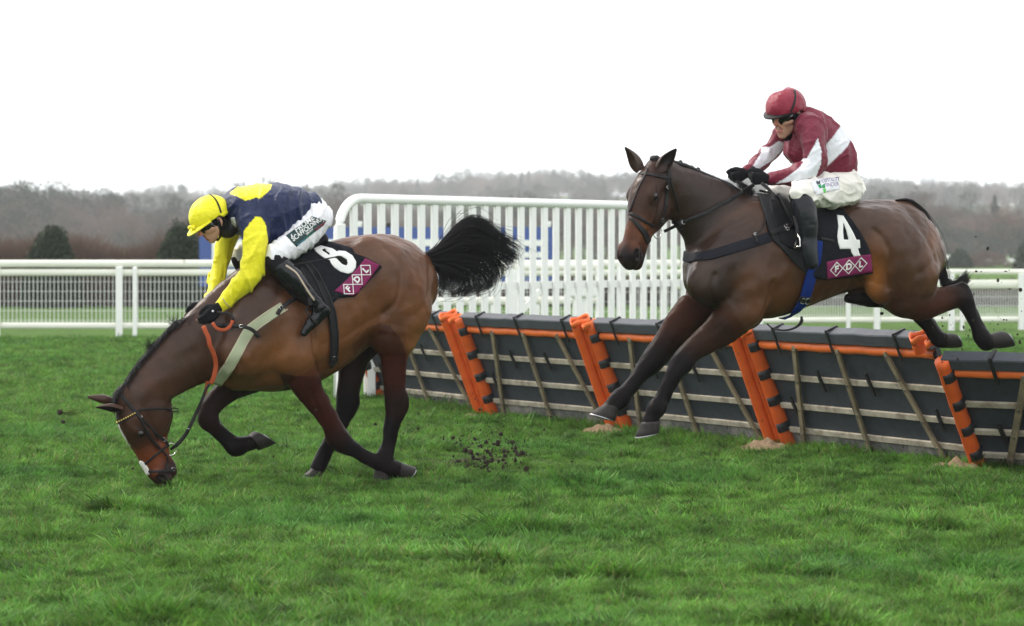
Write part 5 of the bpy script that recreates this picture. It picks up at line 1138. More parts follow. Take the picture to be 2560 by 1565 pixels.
    M_pw = mat("patch_white", (.70, .70, .74), .6, .3); M_g1 = mat("patch_green", (.01, .30, .10), .6, .3); M_g2 = mat("patch_light_green", (.08, .50, .06), .6, .3); M_nv = mat("patch_dark", (.02, .04, .05), .6, .3); M_gr = mat("patch_grey_lettering", (.22, .20, .30), .6, .3)
    pp, ff = poly_mesh([cH(735, 1130, 820, 1090, 1040, 1080, 1060, 1210, 900, 1245, 800, 1285)], 4); po = patch("sponsor_patch", bsk, pp, ff, .0015, .001, M_pw, bo)
    for poly, mm in (((793, 1122, 830, 1115, 842, 1152, 808, 1158), M_nv), ((818, 1163, 850, 1157, 862, 1200, 838, 1202), M_g1), ((856, 1157, 888, 1152, 896, 1196, 866, 1199), M_g1), ((868, 1205, 903, 1203, 898, 1250, 880, 1253), M_g2)):
        pp, ff = poly_mesh([cH(*poly)], 3); patch("patch_square", bsk, pp, ff, .0028, .001, mm, po)
    for t, c, w in (("HOSPITALITY", (945, 1112), 50), ("FINDER", (968, 1160), 36)):
        Vt, Ft = text_loops(t, .0, 1.0, .12); wd = np.ptp(Vt[:, 0]); c = np.array(cH(*c)[0]); V2 = np.array([c + np.array((1, -.13)) * v[0] * w / wd + np.array((-.08, -1)) * v[1] * 13.5 for v in Vt]); patch("patch_lettering", bsk, V2, Ft, .0028, .001, M_gr, po)
    for s, pts, ft, kb in ((1, [(2006, 505, 28, .30, 1), (2014, 532, 28, .32, 1), (2020, 566, 25, .33, .95), (2023, 595, 19, .33, .9), (2022, 612, 18, .33, .9)], [(2020, 612, 20, .33, .9), (2024, 636, 21, .335, .9), (2030, 658, 16, .34, 1)], [(2001, 490, 29, .285, 1), (2005, 505, 28, .295, 1)]),
                           (-1, [(1934, 500, 22, -.28, 1), (1945, 540, 20, -.3, 1), (1955, 590, 15, -.3, .9)], [(1955, 600, 14, -.3, .9), (1965, 640, 12, -.3, 1)], [(1932, 490, 23, -.28, 1), (1935, 504, 22, -.285, 1)])):
        solid("boot", [pc(fr, pts, .02, 'b'), pc(fr, ft, .03, 'b')], .006, M_boot2, r, extra=lambda P: -.0025 * np.abs(wav(P, 50, 61, 3))); solid("knee_band", [pc(fr, kb, .02, 'k')], .006, M_knit, r)
    for g in hg: solid("glove", g, .0042, M_knit, r, it=1)
    RED = (.22, .014, .035)
    def ph(V):
        px = fr.to_px(V); C = np.tile(np.array(RED), (len(V), 1)); q = (V - m.o) / m.sc @ m.ax.T
        C[in_poly(px, cH(225, 225, 205, 160, 290, 80, 420, 40, 500, 60, 470, 80, 430, 108, 320, 142)) & (q[:, 1] > .06)] = (.60, .64, .72); return C
    ho, hV, hF = helmet(m, "helmet", M_silk, r, paint=ph); peak(m, M_leather, ho, .05, None, .006, 1.0); hs_ = Skin(fr, hV, hF)
    strap("helmet_strap", hs_, cH(555, 115, 568, 170, 560, 240, 535, 310, 515, 350), .014, .003, M_leather, ho, .002)
    mesh_obj("helmet_stud", *sphere(hs_.at(*cH(398, 160)[0])[0], .004, 8), M_steel, ho)
    solid("helmet_liner", [m.chain([(-.07, -.005, 0, .040, 1.5), (-.02, -.012, 0, .062, 1.28), (.05, .012, 0, .052, 1.35)], .02)], .005, M_knit, ho)
    goggles(m, r); free_strap("chin_strap", [m.p(-.01, .0, .088), m.p(.0, -.05, .078), m.p(.02, -.10, .045), m.p(.04, -.138, .0)], .016, .003, M_leather, ho, N=(0, 1, 0))
    return r, bsk, htips
J2, bsk2, tips2 = jockey_two()
# ------------------------------------------------------------------ tack
M_cloth = mat("black_number_cloth", (.009, .010, .014), .85, .12, bump=(14, .5, .02), noise=(6, .3), speck=((.09, .08, .06), 60, .74))
M_fdl = mat("maroon_banner", (.20, .018, .085), .65, .2, bump=(18, .3, .01)); M_num = mat("number_white", (.78, .78, .76), .6, .3, bump=(20, .2, .01)); M_saddle = mat("saddle_leather", (.009, .0095, .011), .6, .15, bump=(60, .25, .004), noise=(8, .3))
M_grey = mat("grey_girth_pad", (.022, .023, .026), .75, .12, bump=(50, .3, .004)); M_sage = mat("sage_elastic_girth", (.33, .36, .24), .75, .25, bump=(140, .3, .002), noise=(5, .1)); M_tan = mat("pale_stitching", (.42, .36, .26), .7, .2)
M_rust = mat("rust_rubber_grip", (.34, .065, .022), .7, .2, bump=(200, .5, .003), noise=(12, .2)); M_blue = mat("blue_webbing_girth", (.006, .026, .16), .75, .1, bump=(150, .3, .002), noise=(5, .12)); M_chrome = mat("chrome", (.75, .74, .72), .18, .5, metal=1)
M_navy = mat("navy_breastgirth", (.011, .012, .018), .75, .15, bump=(120, .3, .003)); M_brass = mat("brass_stud", (.75, .55, .15), .3, .5, metal=1); M_fleece = mat("white_sheepskin", (.72, .70, .66), .95, .1, bump=(120, 1, .01))
def buckle(skin, px, wpx, hpx, ang, parent, m=None, lift=.006):
    p, n = skin.at(*px); a = math.radians(ang); e1 = skin.fr.px(px[0] + math.cos(a), px[1] + math.sin(a), p[1]) - skin.fr.px(*px, p[1]); e1 /= np.linalg.norm(e1); e2 = np.cross(n, e1); s = skin.fr.scale(*px, p[1])
    c = p + n * lift; q = [c + e1 * x * wpx * s / 2 + e2 * y * hpx * s / 2 for x, y in ((-1, -1), (1, -1), (1, 1), (-1, 1))]; mb = MB(); mb.tube(q + [q[0]], .0022, 6); return mb.build("buckle", m or M_chrome, parent, smooth=True)
def side_patch(name, skin, poly, lift, thick, m, parent, step=6, mirror=True, ripple=0.):
    V2, Q2 = poly_mesh([list(poly)], step); return patch(name, skin, V2, Q2, lift, thick, m, parent, mirror, ripple)
def fdl(skin, c0, c1, upv, parent, lift):
    """three white lozenges with the letters F, D, L between px points c0 and c1"""
    c0, c1 = np.array(c0), np.array(c1); d = (c1 - c0) / 2; L = np.linalg.norm(d); ex = d / L; ey = np.array(upv, float)
    for i, t in enumerate("FDL"):
        c = c0 + d * i; rx, ry = L * .54, 1.0
        out = [c + ex * rx, c + ey * .5, c - ex * rx, c - ey * .5]; inn = [c + (p - c) * .84 for p in out]
        V2, Q2 = poly_mesh([[tuple(p) for p in out], [tuple(p) for p in inn]], 3); patch("lozenge", skin, V2, Q2, lift, .0008, M_num, parent)
        Vt, Ft = text_loops(t, .045, 1.0, .12); hh = np.linalg.norm(ey); V2 = np.array([c + ex * v[0] * hh * .56 + ey / hh * v[1] * hh * .56 for v in Vt]); patch("letter", skin, V2, Ft, lift, .0008, M_num, parent)
def bit_ring(head, skin, px, rpx, parent, out=.012):
    p, n = skin.at(*px); c = p + n * out; s = skin.fr.scale(*px, p[1]); return c, mesh_obj("bit_ring", *ring_mesh(c, rpx * s, .0028, head.ax[0], head.ax[1]), M_chrome, parent)
def tack_one():
    fr, sk = F1, skin1
    # number cloth
    t = empty("number_cloth", M=fr.M); tag(t, "black saddle cloth numbered 8, its maroon edge flapping up on the stumbling horse", "saddle cloth", "numbered saddle cloths")
    poly = cC(-10, 380, 120, 350, 330, 330, 600, 296, 680, 320, 830, 360, 850, 395, 935, 425, 1062, 492, 1075, 510, 950, 640, 835, 760, 700, 770, 640, 830, 560, 800, 440, 640, 280, 560, 60, 480)
    cl = side_patch("cloth", sk, poly, .008, .006, M_cloth, t, 7, ripple=.012)
    me = cl.data; CS = Skin(fr, np.array([v.co[:] for v in me.vertices]), [tuple(p.vertices) for p in me.polygons])
    bn = side_patch("banner", CS, cC(935, 430, 1057, 488, 985, 590, 905, 700, 832, 752, 770, 742, 668, 712, 780, 610, 870, 510), .002, .0022, M_fdl, t, 5, False)
    fdl(CS, cC(790, 695)[0], cC(938, 532)[0], (-27, -25), bn, .0048)
    out = cK1(1800, 445, 1860, 430, 1960, 455, 2060, 480, 2125, 525, 2150, 512, 2250, 520, 2350, 580, 2405, 670, 2400, 760, 2350, 830, 2290, 848, 2180, 820, 2090, 760, 2040, 700, 2020, 650, 1960, 630, 1880, 580, 1810, 520, 1785, 480)
    h1 = cK1(1905, 490, 1950, 480, 1975, 520, 2010, 540, 2022, 570, 2000, 572, 1960, 540, 1920, 520); h2 = cK1(2120, 600, 2190, 590, 2270, 640, 2280, 700, 2240, 722, 2180, 690, 2130, 640)
    V2, Q2 = poly_mesh([out, h1, h2], 4); patch("number", CS, V2, Q2, .003, .001, M_num, cl)
    # saddle
    s = empty("saddle", M=fr.M); tag(s, "black racing saddle with dark girth, under the crouching yellow-sleeved jockey", "saddle", "racing saddles")
    solid("seat", [pc(fr, [(690, 650, 18, 0, 1.6), (725, 634, 20, 0, 1.8), (765, 615, 18, 0, 2.2), (800, 598, 18, 0, 2.0)], .03)], .008, M_saddle, s)
    side_patch("flap", sk, cC(150, 420, 380, 440, 480, 560, 560, 720, 590, 800, 470, 860, 330, 780, 200, 650, 110, 520), .016, .006, M_saddle, s, 7)
    g = [cC(385, 478, 440, 500, 510, 590, 560, 690, 600, 790, 640, 900, 655, 1010, 662, 1120, 658, 1230, 650, 1320)]
    strap("girth", sk, g[0], .060, .008, M_grey, s, .014); strap("girth_edge", sk, [(x + 7, y - 2) for x, y in g[0]], .012, .004, M_leather, s, .024); strap("girth_edge", sk, [(x - 7, y + 2) for x, y in g[0]], .012, .004, M_leather, s, .024)
    buckle(sk, cC(655, 1285)[0], 16, 20, 0, s, lift=.022); strap("girth_tip", sk, cC(660, 1280, 655, 1335, 620, 1350), .02, .004, M_leather, s, .02)
    # stirrup: leather and iron around the near foot
    free_strap("stirrup_leather", [fr.px(752, 668, .29), fr.px(768, 720, .35), fr.px(776, 765, .365)], .024, .004, M_leather, s, N=fr.R @ np.array([0, -1, 0]))
    ir = [fr.px(*p, l) for p, l in (((764, 772), .37), ((772, 790), .375), ((786, 806), .37), ((796, 800), .34), ((790, 786), .28), ((776, 772), .275))]; mb = MB(); mb.tube(ir + [ir[0]], .006, 6); mb.build("stirrup_iron", M_leather, s, smooth=True)
    # breastgirth
    b = empty("breastgirth", M=fr.M); tag(b, "sage green elastic breastgirth with black straps round the stumbling horse's chest", "breastgirth", "breastgirths")
    pts = cK5(1330, 365, 1150, 480, 920, 640, 830, 760, 700, 1000, 600, 1180, 500, 1310, 440, 1390); band = strap("band", sk, pts, .066, .006, M_sage, b, .005)
    for dx, dy in ((-10.5, -6), (10.5, 6)): strap("edge_binding", sk, [(x + dx, y + dy) for x, y in pts[:-1]], .007, .003, M_tan, band, .0095)
    strap("girth_strap", sk, cK5(1250, 470, 1290, 400, 1380, 320, 1520, 240), .026, .006, M_leather, b, .012); buckle(sk, cK5(1300, 385)[0], 9, 9, 60, b, lift=.02)
    strap("neck_strap", sk, cK5(430, 610, 560, 610, 700, 620, 840, 640, 930, 680, 1010, 770), .022, .005, M_leather, b, .012); buckle(sk, cK5(778, 625)[0], 7, 10, 80, b, lift=.018)
    # bridle and reins
    r = empty("bridle", M=fr.M); tag(r, "black bridle with brass-studded browband and rust red reins on the stumbling horse", "bridle", "bridles")
    bb = strap("browband", sk, cB(385, 780, 430, 775, 490, 740, 570, 685), .016, .005, M_leather, r, .003)
    for i in range(9): x, y = np.array(cB(415, 772)[0]) * (1 - i / 8) + np.array(cB(560, 695)[0]) * i / 8; p, n = sk.at(x, y); mesh_obj("stud", *sphere(p + n * .008, .0062, 8), M_brass, bb)
    strap("headpiece", sk, cB(440, 530, 500, 600, 570, 685, 610, 730), .024, .005, M_leather, r, .003); strap("cheekpiece", sk, cB(600, 720, 680, 800, 760, 880, 830, 940, 870, 990), .020, .005, M_leather, r, .004); strap("noseband_cheek", sk, cB(600, 720, 660, 840, 720, 940, 790, 1010, 850, 1070), .014, .005, M_leather, r, .003)
    strap("throatlash", sk, cB(590, 670, 680, 652, 780, 650, 870, 655), .014, .005, M_leather, r, .004); lp = [fr.px(*q, .02) for q in cB(865, 650, 920, 645, 952, 655, 950, 675, 900, 678, 868, 675)]; mb = MB(); mb.tube(lp, .0045, 6); mb.build("throatlash_end", M_leather, r, smooth=True)
    strap("noseband", sk, cB(610, 1190, 700, 1215, 830, 1213, 905, 1205), .016, .005, M_leather, r, .004); strap("crossed_noseband", sk, cB(640, 1160, 720, 1090, 790, 1030, 850, 985), .014, .005, M_leather, r, .004)
    fl = [sk.at(*q)[0] for q in cB(605, 1155, 630, 1195, 652, 1240)]; V3, F3 = surface([Chain(fl, [.016, .020, .016], 1, None, .01)], .004); V3 = V3 + .003 * wav(V3, 300, 3)[:, None]; mesh_obj("sheepskin_pad", V3, F3, M_fleece, r)
    rc, ro = bit_ring(H1, sk, cB(895, 1015)[0], 15, r); buckle(sk, cB(822, 930)[0], 9, 7, 40, r); buckle(sk, cB(612, 725)[0], 7, 6, 40, r); buckle(sk, cB(905, 1195)[0], 8, 7, 0, r)
    strap("bit_strap", sk, cB(850, 1075, 860, 1130, 845, 1180, 850, 1210), .012, .004, M_leather, r, .004)
    def P(px, l): return [fr.px(x, y, q) for (x, y), q in zip(px, l)]
    Nn = fr.R @ np.array([0, -1, 0]); M_rope = M_leather
    a = P(cB(925, 985, 1000, 900, 1045, 830, 1110, 690, 1170, 560, 1200, 480, 1235, 430), (.07, .08, .09, .10, .12, .13, .14)); free_strap("rein", [rc] + a, .018, .004, M_rope, r, N=Nn)
    free_strap("rein", P(cB(925, 1000, 1010, 905, 1052, 832), (-.07, -.03, 0)) + P(cB(1115, 695, 1165, 575, 1190, 520), (.02, .03, .03)), .016, .004, M_rope, r, N=Nn); mesh_obj("rein_ring", *ring_mesh(fr.px(*cB(1043, 832)[0], .09), .010, .002, (1, 0, .2), (0, 1, 0)), M_chrome, r)
    gp = P(cB(1240, 430, 1270, 370, 1290, 260, 1270, 160, 1235, 80) + cK5(330, 780, 290, 690, 262, 620), (.14, .155, .17, .185, .19, .185, .17, .15)); free_strap("rein_grip", gp, .028, .005, M_rust, r, N=Nn)
    free_strap("rein_grip", P(cB(1218, 405, 1205, 460, 1190, 530), (.035, .03, .03)), .022, .005, M_rust, r, N=Nn)
    lp = P(cK5(385, 575, 430, 640, 500, 672, 570, 662, 630, 610, 655, 545), (.17, .19, .21, .22, .22, .215)); free_strap("rein_grip", lp, .020, .005, M_rust, r, N=Nn); lq = P(cK5(655, 545, 650, 490, 600, 450, 520, 445, 440, 430), (.215, .21, .19, .17, .13)); free_strap("rein", lq, .016, .004, M_rope, r, N=Nn)
    free_strap("rein_grip", P(cK5(130, 460, 180, 490, 230, 520), (.02, .04, .07)), .022, .005, M_rust, r, N=Nn)
    w = empty("whip", M=fr.M); tag(w, "thin black whip lying across the number 8 cloth behind the rider's knee", "whip"); a, b_ = fr.px(*cK1(1500, 720)[0], .335), fr.px(*cK1(2110, 600)[0], .335); mb = MB(); mb.tube([a, a * .5 + b_ * .5, b_], [.006, .005, .004], 8); mb.build("shaft", M_leather, w, smooth=True)
    free_strap("flap", [fr.px(*q, .335) for q in cK1(2100, 605, 2160, 610, 2230, 680, 2275, 700)], [.010, .028, .034, .02], .004, M_leather, w, N=Nn)
tack_one()
def tack_two():
    fr, sk = F2, skin2; Nn = fr.R @ np.array([0, -1, 0])
    t = empty("number_cloth", M=fr.M); tag(t, "black saddle cloth numbered 4, hanging flat on the jumping horse's flank", "saddle cloth", "numbered saddle cloths")
    poly = cG(560, 130, 700, 140, 860, 165, 920, 240, 985, 330, 1050, 440, 1087, 530, 1098, 686, 1000, 705, 712, 748, 640, 735, 560, 730, 500, 640, 480, 400, 520, 250)
    cl = side_patch("cloth", sk, poly, .008, .006, M_cloth, t, 7, ripple=.010); me = cl.data; CS = Skin(fr, np.array([v.co[:] for v in me.vertices]), [tuple(p.vertices) for p in me.polygons])
    bn = side_patch("banner", CS, cG(707, 598, 830, 572, 960, 548, 1085, 533, 1098, 684, 960, 706, 840, 722, 712, 746), .002, .0022, M_fdl, t, 5, False); fdl(CS, cG(789, 659)[0], cG(999, 619)[0], (1.5, -37), bn, .0048)
    V2, Q2 = poly_mesh([cG(795, 198, 850, 206, 885, 262, 930, 340, 962, 408, 990, 410, 996, 478, 976, 482, 985, 520, 1000, 545, 938, 552, 920, 520, 910, 487, 820, 488, 805, 440, 797, 380, 806, 290), cG(848, 262, 875, 330, 893, 408, 852, 408, 846, 340)], 4); patch("number", CS, V2, Q2, .003, .001, M_num, cl)
    s = empty("saddle", M=fr.M); tag(s, "black racing saddle with bright blue girth, under the maroon and white jockey", "saddle", "racing saddles")
    solid("seat", [pc(fr, [(1912, 505, 18, 0, 1.6), (1950, 520, 20, 0, 1.8), (2010, 530, 18, 0, 2.2), (2050, 528, 18, 0, 2.0)], .03)], .008, M_saddle, s)
    pd = side_patch("saddle_pad", sk, cK4(512, 370, 560, 345, 620, 380, 760, 330, 880, 330, 1000, 420, 1300, 540, 1320, 1000, 1300, 1300, 1150, 1420, 1030, 1310, 980, 1270, 820, 1080, 690, 960, 640, 830, 590, 620, 545, 480), .008, .007, M_grey, s, 6)
    fl = side_patch("flap", sk, cK4(640, 400, 760, 335, 880, 335, 980, 430, 1280, 560, 1300, 900, 1040, 1120, 900, 1080, 800, 1000, 740, 850, 680, 640), .016, .006, M_saddle, s, 6)
    strap("knee_roll", sk, cK4(770, 360, 830, 480, 900, 620, 960, 730, 1010, 830), [.040, .062, .066, .060, .035], .026, M_saddle, fl, .018); strap("pommel_loop", sk, cK4(550, 215, 640, 270, 700, 340, 720, 410, 700, 440), .026, .012, M_saddle, s, .022)
    p, n = sk.at(*cK4(838, 420)[0]); e = [fr.px(*q, p[1] + .055) for q in cK4(820, 402, 855, 410, 850, 435, 825, 440)]; mb = MB(); mb.tube(e, .0022, 6); mb.build("saddle_badge", M_chrome, fl, smooth=True)
    g = strap("girth", sk, cG(612, 420, 605, 520, 585, 640, 545, 770, 510, 890, 440, 1000, 385, 1070, 330, 1110), .082, .007, M_blue, s, .016)
    bk = strap("girth_buckle_guard", sk, cG(455, 895, 500, 905, 552, 905), .040, .006, M_leather, g, .024); buckle(sk, cG(480, 910)[0], 9, 16, 10, bk, lift=.032); buckle(sk, cG(525, 912)[0], 9, 16, 10, bk, lift=.032)
    lp = [fr.px(*q, l) for q, l in zip(cG(195, 1130, 240, 1165, 320, 1185, 400, 1178, 460, 1150, 492, 1110, 488, 1065), (.05, .06, .08, .09, .10, .10, .10))]; free_strap("loose_strap_end", lp, .024, .005, M_leather, s, N=(0, .3, 1))
    strap("strap_tip", sk, cG(640, 400, 690, 410, 760, 430), .018, .004, M_leather, s, .022)
    free_strap("stirrup_leather", [fr.px(*q, l) for q, l in zip(cK4(1000, 640, 1030, 780, 1045, 900), (.30, .33, .345))], .020, .004, M_leather, s, N=Nn)
    ir = [fr.px(*q, l) for q, l in zip(cK4(1050, 895, 1070, 960, 1082, 1055, 1036, 1056, 1010, 1100, 1000, 1040, 1035, 950), (.37, .385, .39, .38, .33, .30, .32))]; mb = MB(); mb.tube(ir + [ir[0]], .006, 6); mb.build("stirrup_iron", M_chrome, s, smooth=True)
    b = empty("breastgirth", M=fr.M); tag(b, "navy black breastgirth across the jumping horse's shoulder and chest", "breastgirth", "breastgirths")
    bd = strap("band", sk, [(1712, 640), (1730, 647)] + cE(860, 1340, 960, 1330, 1080, 1295, 1200, 1258, 1320, 1222, 1400, 1195), .064, .007, M_navy, b, .005)
    strap("girth_strap", sk, cE(1390, 1175, 1460, 1150, 1530, 1125, 1600, 1095), .032, .006, M_leather, b, .028); strap("girth_strap", sk, cK4(880, 800, 1000, 730, 1090, 670, 1150, 590), .010, .004, M_leather, b, .030)
    buckle(sk, cK4(848, 812)[0], 8, 7, -20, b, lift=.036); buckle(sk, cK4(872, 848)[0], 8, 6, -20, b, lift=.036); strap("keeper", sk, cK4(455, 905, 470, 960, 490, 1015), .020, .005, M_leather, b, .013); buckle(sk, cK4(455, 900)[0], 7, 5, -10, b, lift=.018)
    strap("neck_strap", sk, cK4(520, 370, 580, 520, 600, 640, 590, 760, 540, 850, 460, 895), .008, .004, M_leather, b, .010)
    r = empty("bridle", M=fr.M); tag(r, "black leather bridle with central face strap and rein held taut, on the jumping horse", "bridle", "bridles")
    strap("browband", sk, cK3(255, 350, 330, 350, 450, 372, 560, 392, 645, 408), .020, .005, M_leather, r, .004); strap("headpiece", sk, cK3(618, 310, 620, 360, 622, 410), .028, .005, M_leather, r, .004)
    strap("cheekpiece", sk, cK3(615, 410, 605, 500, 590, 620, 575, 740, 560, 820, 535, 900, 480, 980), .020, .005, M_leather, r, .004); strap("cheekpiece_tip", sk, cK3(612, 520, 595, 640, 580, 750), .015, .003, M_leather, r, .009); strap("throatlash", sk, cK3(640, 430, 665, 520, 700, 620, 725, 720, 730, 800), .014, .005, M_leather, r, .004)
    strap("face_strap", sk, cK3(375, 290, 330, 400, 270, 510, 220, 640, 165, 800), .012, .005, M_leather, r, .004); strap("noseband", sk, cK3(125, 840, 160, 815, 230, 845, 330, 905, 440, 970), .020, .006, M_leather, r, .004)
    strap("lower_noseband", sk, cK3(120, 870, 160, 860, 220, 915, 280, 985, 330, 1050, 360, 1110, 375, 1160), [.016, .018, .024, .030, .046, .054, .050], .006, M_leather, r, .006); buckle(sk, cK3(540, 890)[0], 9, 7, 10, r, lift=.008); buckle(sk, cK3(603, 500)[0], 6, 5, 80, r, lift=.012)
    rc, ro = bit_ring(H2, sk, cK3(490, 1060)[0], 17, r, .016); a = rc; cpt = sk.at(*cK3(420, 1110)[0]); mb = MB(); mb.tube([rc - H2.ax[2] * .0 + (cpt[0] - rc) * .3, cpt[0] + cpt[1] * .016], [.006, .007], 8); mb.build("bit_bar", M_chrome, ro, smooth=True)
    e = fr.px(*cK3(565, 1030)[0], a[1]); P = [e] + [sk.clear(*q, a[1] + .01) for q in cK3(650, 990, 730, 950, 790, 920)] + [sk.off(*q, .02 + .0 * i) for i, q in enumerate(cK3(920, 865, 1080, 800, 1220, 715) + cE(1100, 935, 1200, 870))] + [fr.px(*cE(1290, 815)[0], .16)]
    free_strap("rein", P[:4], .020, .005, M_leather, r, N=Nn); free_strap("rein", P[3:], .024, .005, M_leather, r, N=Nn); mesh_obj("rein_stop", *ring_mesh(sk.clear(*cK3(768, 945)[0], a[1] + .01), .030, .008, (0, 0, 1), (.6, .8, 0), 20, 8), M_leather, r); mesh_obj("martingale_ring", *ring_mesh(sk.clear(*cK3(795, 920)[0], a[1]), .012, .0025, (1, 0, 0), (0, 0, 1)), M_chrome, r)
    free_strap("rein", [fr.px(*q, l) for q, l in zip(cK3(660, 925, 740, 918), (.02, .08))], .018, .005, M_leather, r, N=Nn)
    free_strap("rein", [fr.px(*q, l) for q, l in zip(cK4(560, 205, 650, 280, 710, 370, 715, 440), (.16, .20, .23, .25))], .022, .006, M_leather, r, N=Nn)
tack_two()
# ------------------------------------------------------------------ vegetation, divots and air
M_leaf = mat("evergreen_leaf", (.022, .040, .016), .55, .3, noise=(3, .4), trans=.2)
M_bark = mat("bark", (.075, .065, .055), .9, .1, noise=(4, .3)); M_twig = mat("bare_twig", (.105, .084, .073), .9, .1, noise=(.35, .35)); M_twig2 = mat("russet_twig", (.138, .095, .075), .9, .1, noise=(.5, .3)); M_twig3 = mat("grey_green_twig", (.066, .074, .056), .9, .1, noise=(.35, .3))
def bare_tree(seed, H, spread=.5, depth=6, low=.12, twig=.006, droop=0.):
    """trunk and limbs as tapered tubes plus fine twigs; returns two meshes' worth of geometry"""
    r = np.random.default_rng(seed); mb = MB(); tw = []
    def grow(p, d, L, rad, lv):
        n = 4; pts = [p]; dd = d
        for i in range(n):
            dd = dd + r.normal(size=3) * .13 + np.array([0, 0, .06 - droop * .1]); dd = dd / np.linalg.norm(dd); p = p + dd * L / n; pts.append(p)
        if lv <= 2: mb.tube(pts, [rad * (1 - .45 * i / n) for i in range(n + 1)], 5 if lv < 2 else 4, False)
        else: tw.append((pts, rad))
        if lv >= depth: return
        k = 3 if lv < 2 else r.integers(2, 5)
        for i in range(k + (3 if lv == 0 else 0)):
            t = r.uniform(.35, 1.0) if lv else r.uniform(low * 2 + .15, 1.0); q = pts[min(n, max(1, int(round(t * n))))]; a = r.uniform(0, 6.28); o = np.array([math.cos(a), math.sin(a), r.uniform(-.1, .5)]); e = dd * .8 + o * (spread + .25 * r.random()) * 1.6; e /= np.linalg.norm(e)
            grow(np.array(q), e, L * r.uniform(.52, .78), rad * .5, lv + 1)
    grow(np.zeros(3), np.array([0, 0, 1.]), H * .42, H * .018, 0)
    P = np.array([t[0] for t in tw]); R = np.array([[max(t[1] * (1 - .7 * i / 4), twig * .6) for i in range(5)] for t in tw]); V, Fc = tube_strands(P, np.maximum(R, twig)); return mb, V, Fc
def tree_thing(name, loc, seed, H, label, cat, group=None, twm=None, rotz=0., **kw):
    mb, V, Fc = bare_tree(seed, H, **kw); r = empty(name, loc); r.rotation_euler = (0, 0, rotz); tag(r, label, cat, group); mb.build("trunk", M_bark, r, smooth=True); mesh_obj("crown", V, Fc, twm or M_twig, r); return r
def leaf_cloud(seed, n, shape, leaf):
    """leaf-sized faces through a volume; shape(r) gives a point and says how dense it is there"""
    r = np.random.default_rng(seed); P = shape(r, n); n = len(P); a = r.normal(size=(n, 3)); a /= np.linalg.norm(a, axis=1, keepdims=True); b = np.cross(a, r.normal(size=(n, 3))); b /= np.linalg.norm(b, axis=1, keepdims=True); s = leaf * r.uniform(.6, 1.4, (n, 1))
    V = np.stack([P - a * s, P + b * s * .5, P + a * s, P - b * s * .5], 1).reshape(-1, 3); return V, np.arange(n * 4).reshape(n, 4)
def bush(name, loc, w, d, h, seed, label, cat, n=15000, leaf=.045, m=None, pointed=.28, group=None):
    def shp(r, n):
        c = r.normal(size=(26, 3)); c /= np.linalg.norm(c, axis=1, keepdims=True); c[:, 2] = np.abs(c[:, 2]); c = c * np.array([.75, .75, .8]); i = r.integers(0, 26, n); q = r.normal(size=(n, 3)); q /= np.linalg.norm(q, axis=1, keepdims=True); P = c[i] + q * (.30 * r.uniform(.55, 1, (n, 1)) * (.7 + .5 * (i % 5)[:, None] / 5))
        base = r.normal(size=(n // 2, 3)); base /= np.linalg.norm(base, axis=1, keepdims=True); base[:, 2] = np.abs(base[:, 2]); P = np.vstack([P, base * r.uniform(.75, 1.0, (n // 2, 1))]); P = P[P[:, 2] > -.02]; z = np.clip(P[:, 2], 0, 1.2); P[:, :2] *= (1 - pointed * .45 * z ** 1.6)[:, None]; return P * np.array([w / 2, d / 2, h])
    V, Fc = leaf_cloud(seed, n, shp, leaf); r = empty(name, loc); tag(r, label, cat, group); mb = MB(); mb.tube([(0, 0, -.1), (0, 0, h * .5)], [.06, .03], 6); mb.build("trunk", M_bark, r, smooth=True); mesh_obj("foliage", V, Fc, m or M_leaf, r, False); return r
# evergreen domes beyond the rail
def gl(px, Y): p = S(px, HY, Y); p.z = 0; return p
g = "dark clipped evergreens beyond the running rail"
bush("evergreen_bush", gl(128, 73.2), 1.66, 1.5, 2.16, 1, "dark dome-shaped evergreen bush standing alone at the left", "bush", group=g); bush("evergreen_bush", gl(452, 73.2), 1.70, 1.5, 2.20, 2, "dark evergreen bush directly behind the yellow cap, beside the blue board", "bush", group=g)
bush("evergreen_bush", gl(2400, 250), 2.4, 2.2, 1.75, 3, "small dark bush between the two distant white rails", "bush", 4000, .09); bush("evergreen_bush", gl(2572, 210), 2.6, 2.4, 2.3, 4, "dark bush cut by the right edge of the photo", "bush", 4000, .09)
bush("scrub_bush", gl(2465, 262), 5.2, 3, 1.5, 5, "low tan leafless scrub right of the small dark bush", "bush", 5000, .07, M_twig2)
# bare hedges
def hedge(x0, x1, Y, h0, h1, seed, label, m, n=15000):
    r = np.random.default_rng(seed); a, b = gl(x0, Y), gl(x1, Y); L = b.x - a.x; K = 5; t = np.linspace(0, 1, K); P = np.zeros((n, K, 3)); x = r.uniform(0, L, n); y = r.normal(size=n) * .35; hh = r.uniform(h0 * .35, h0, n) * (1 + .22 * np.sin(x * 1.3 + seed) * np.sin(x * .47)) * (1 + (h1 / h0 - 1) * x / L); lean = r.normal(size=(n, 2)) * .32; zb = r.uniform(0, .5, n) * hh
    for k in range(K): P[:, k, 0] = x + lean[:, 0] * t[k] ** 1.4 + r.normal(size=n) * .03; P[:, k, 1] = y + lean[:, 1] * t[k]; P[:, k, 2] = zb + (hh - zb) * t[k]
    V, Fc = tube_strands(P, np.tile(.011 * (1 - .7 * t), (n, 1))); o = mesh_obj("hedge", V, Fc, m, None, False); o.location = a; tag(o, label, "hedge", "leafless hedges beyond the rails")
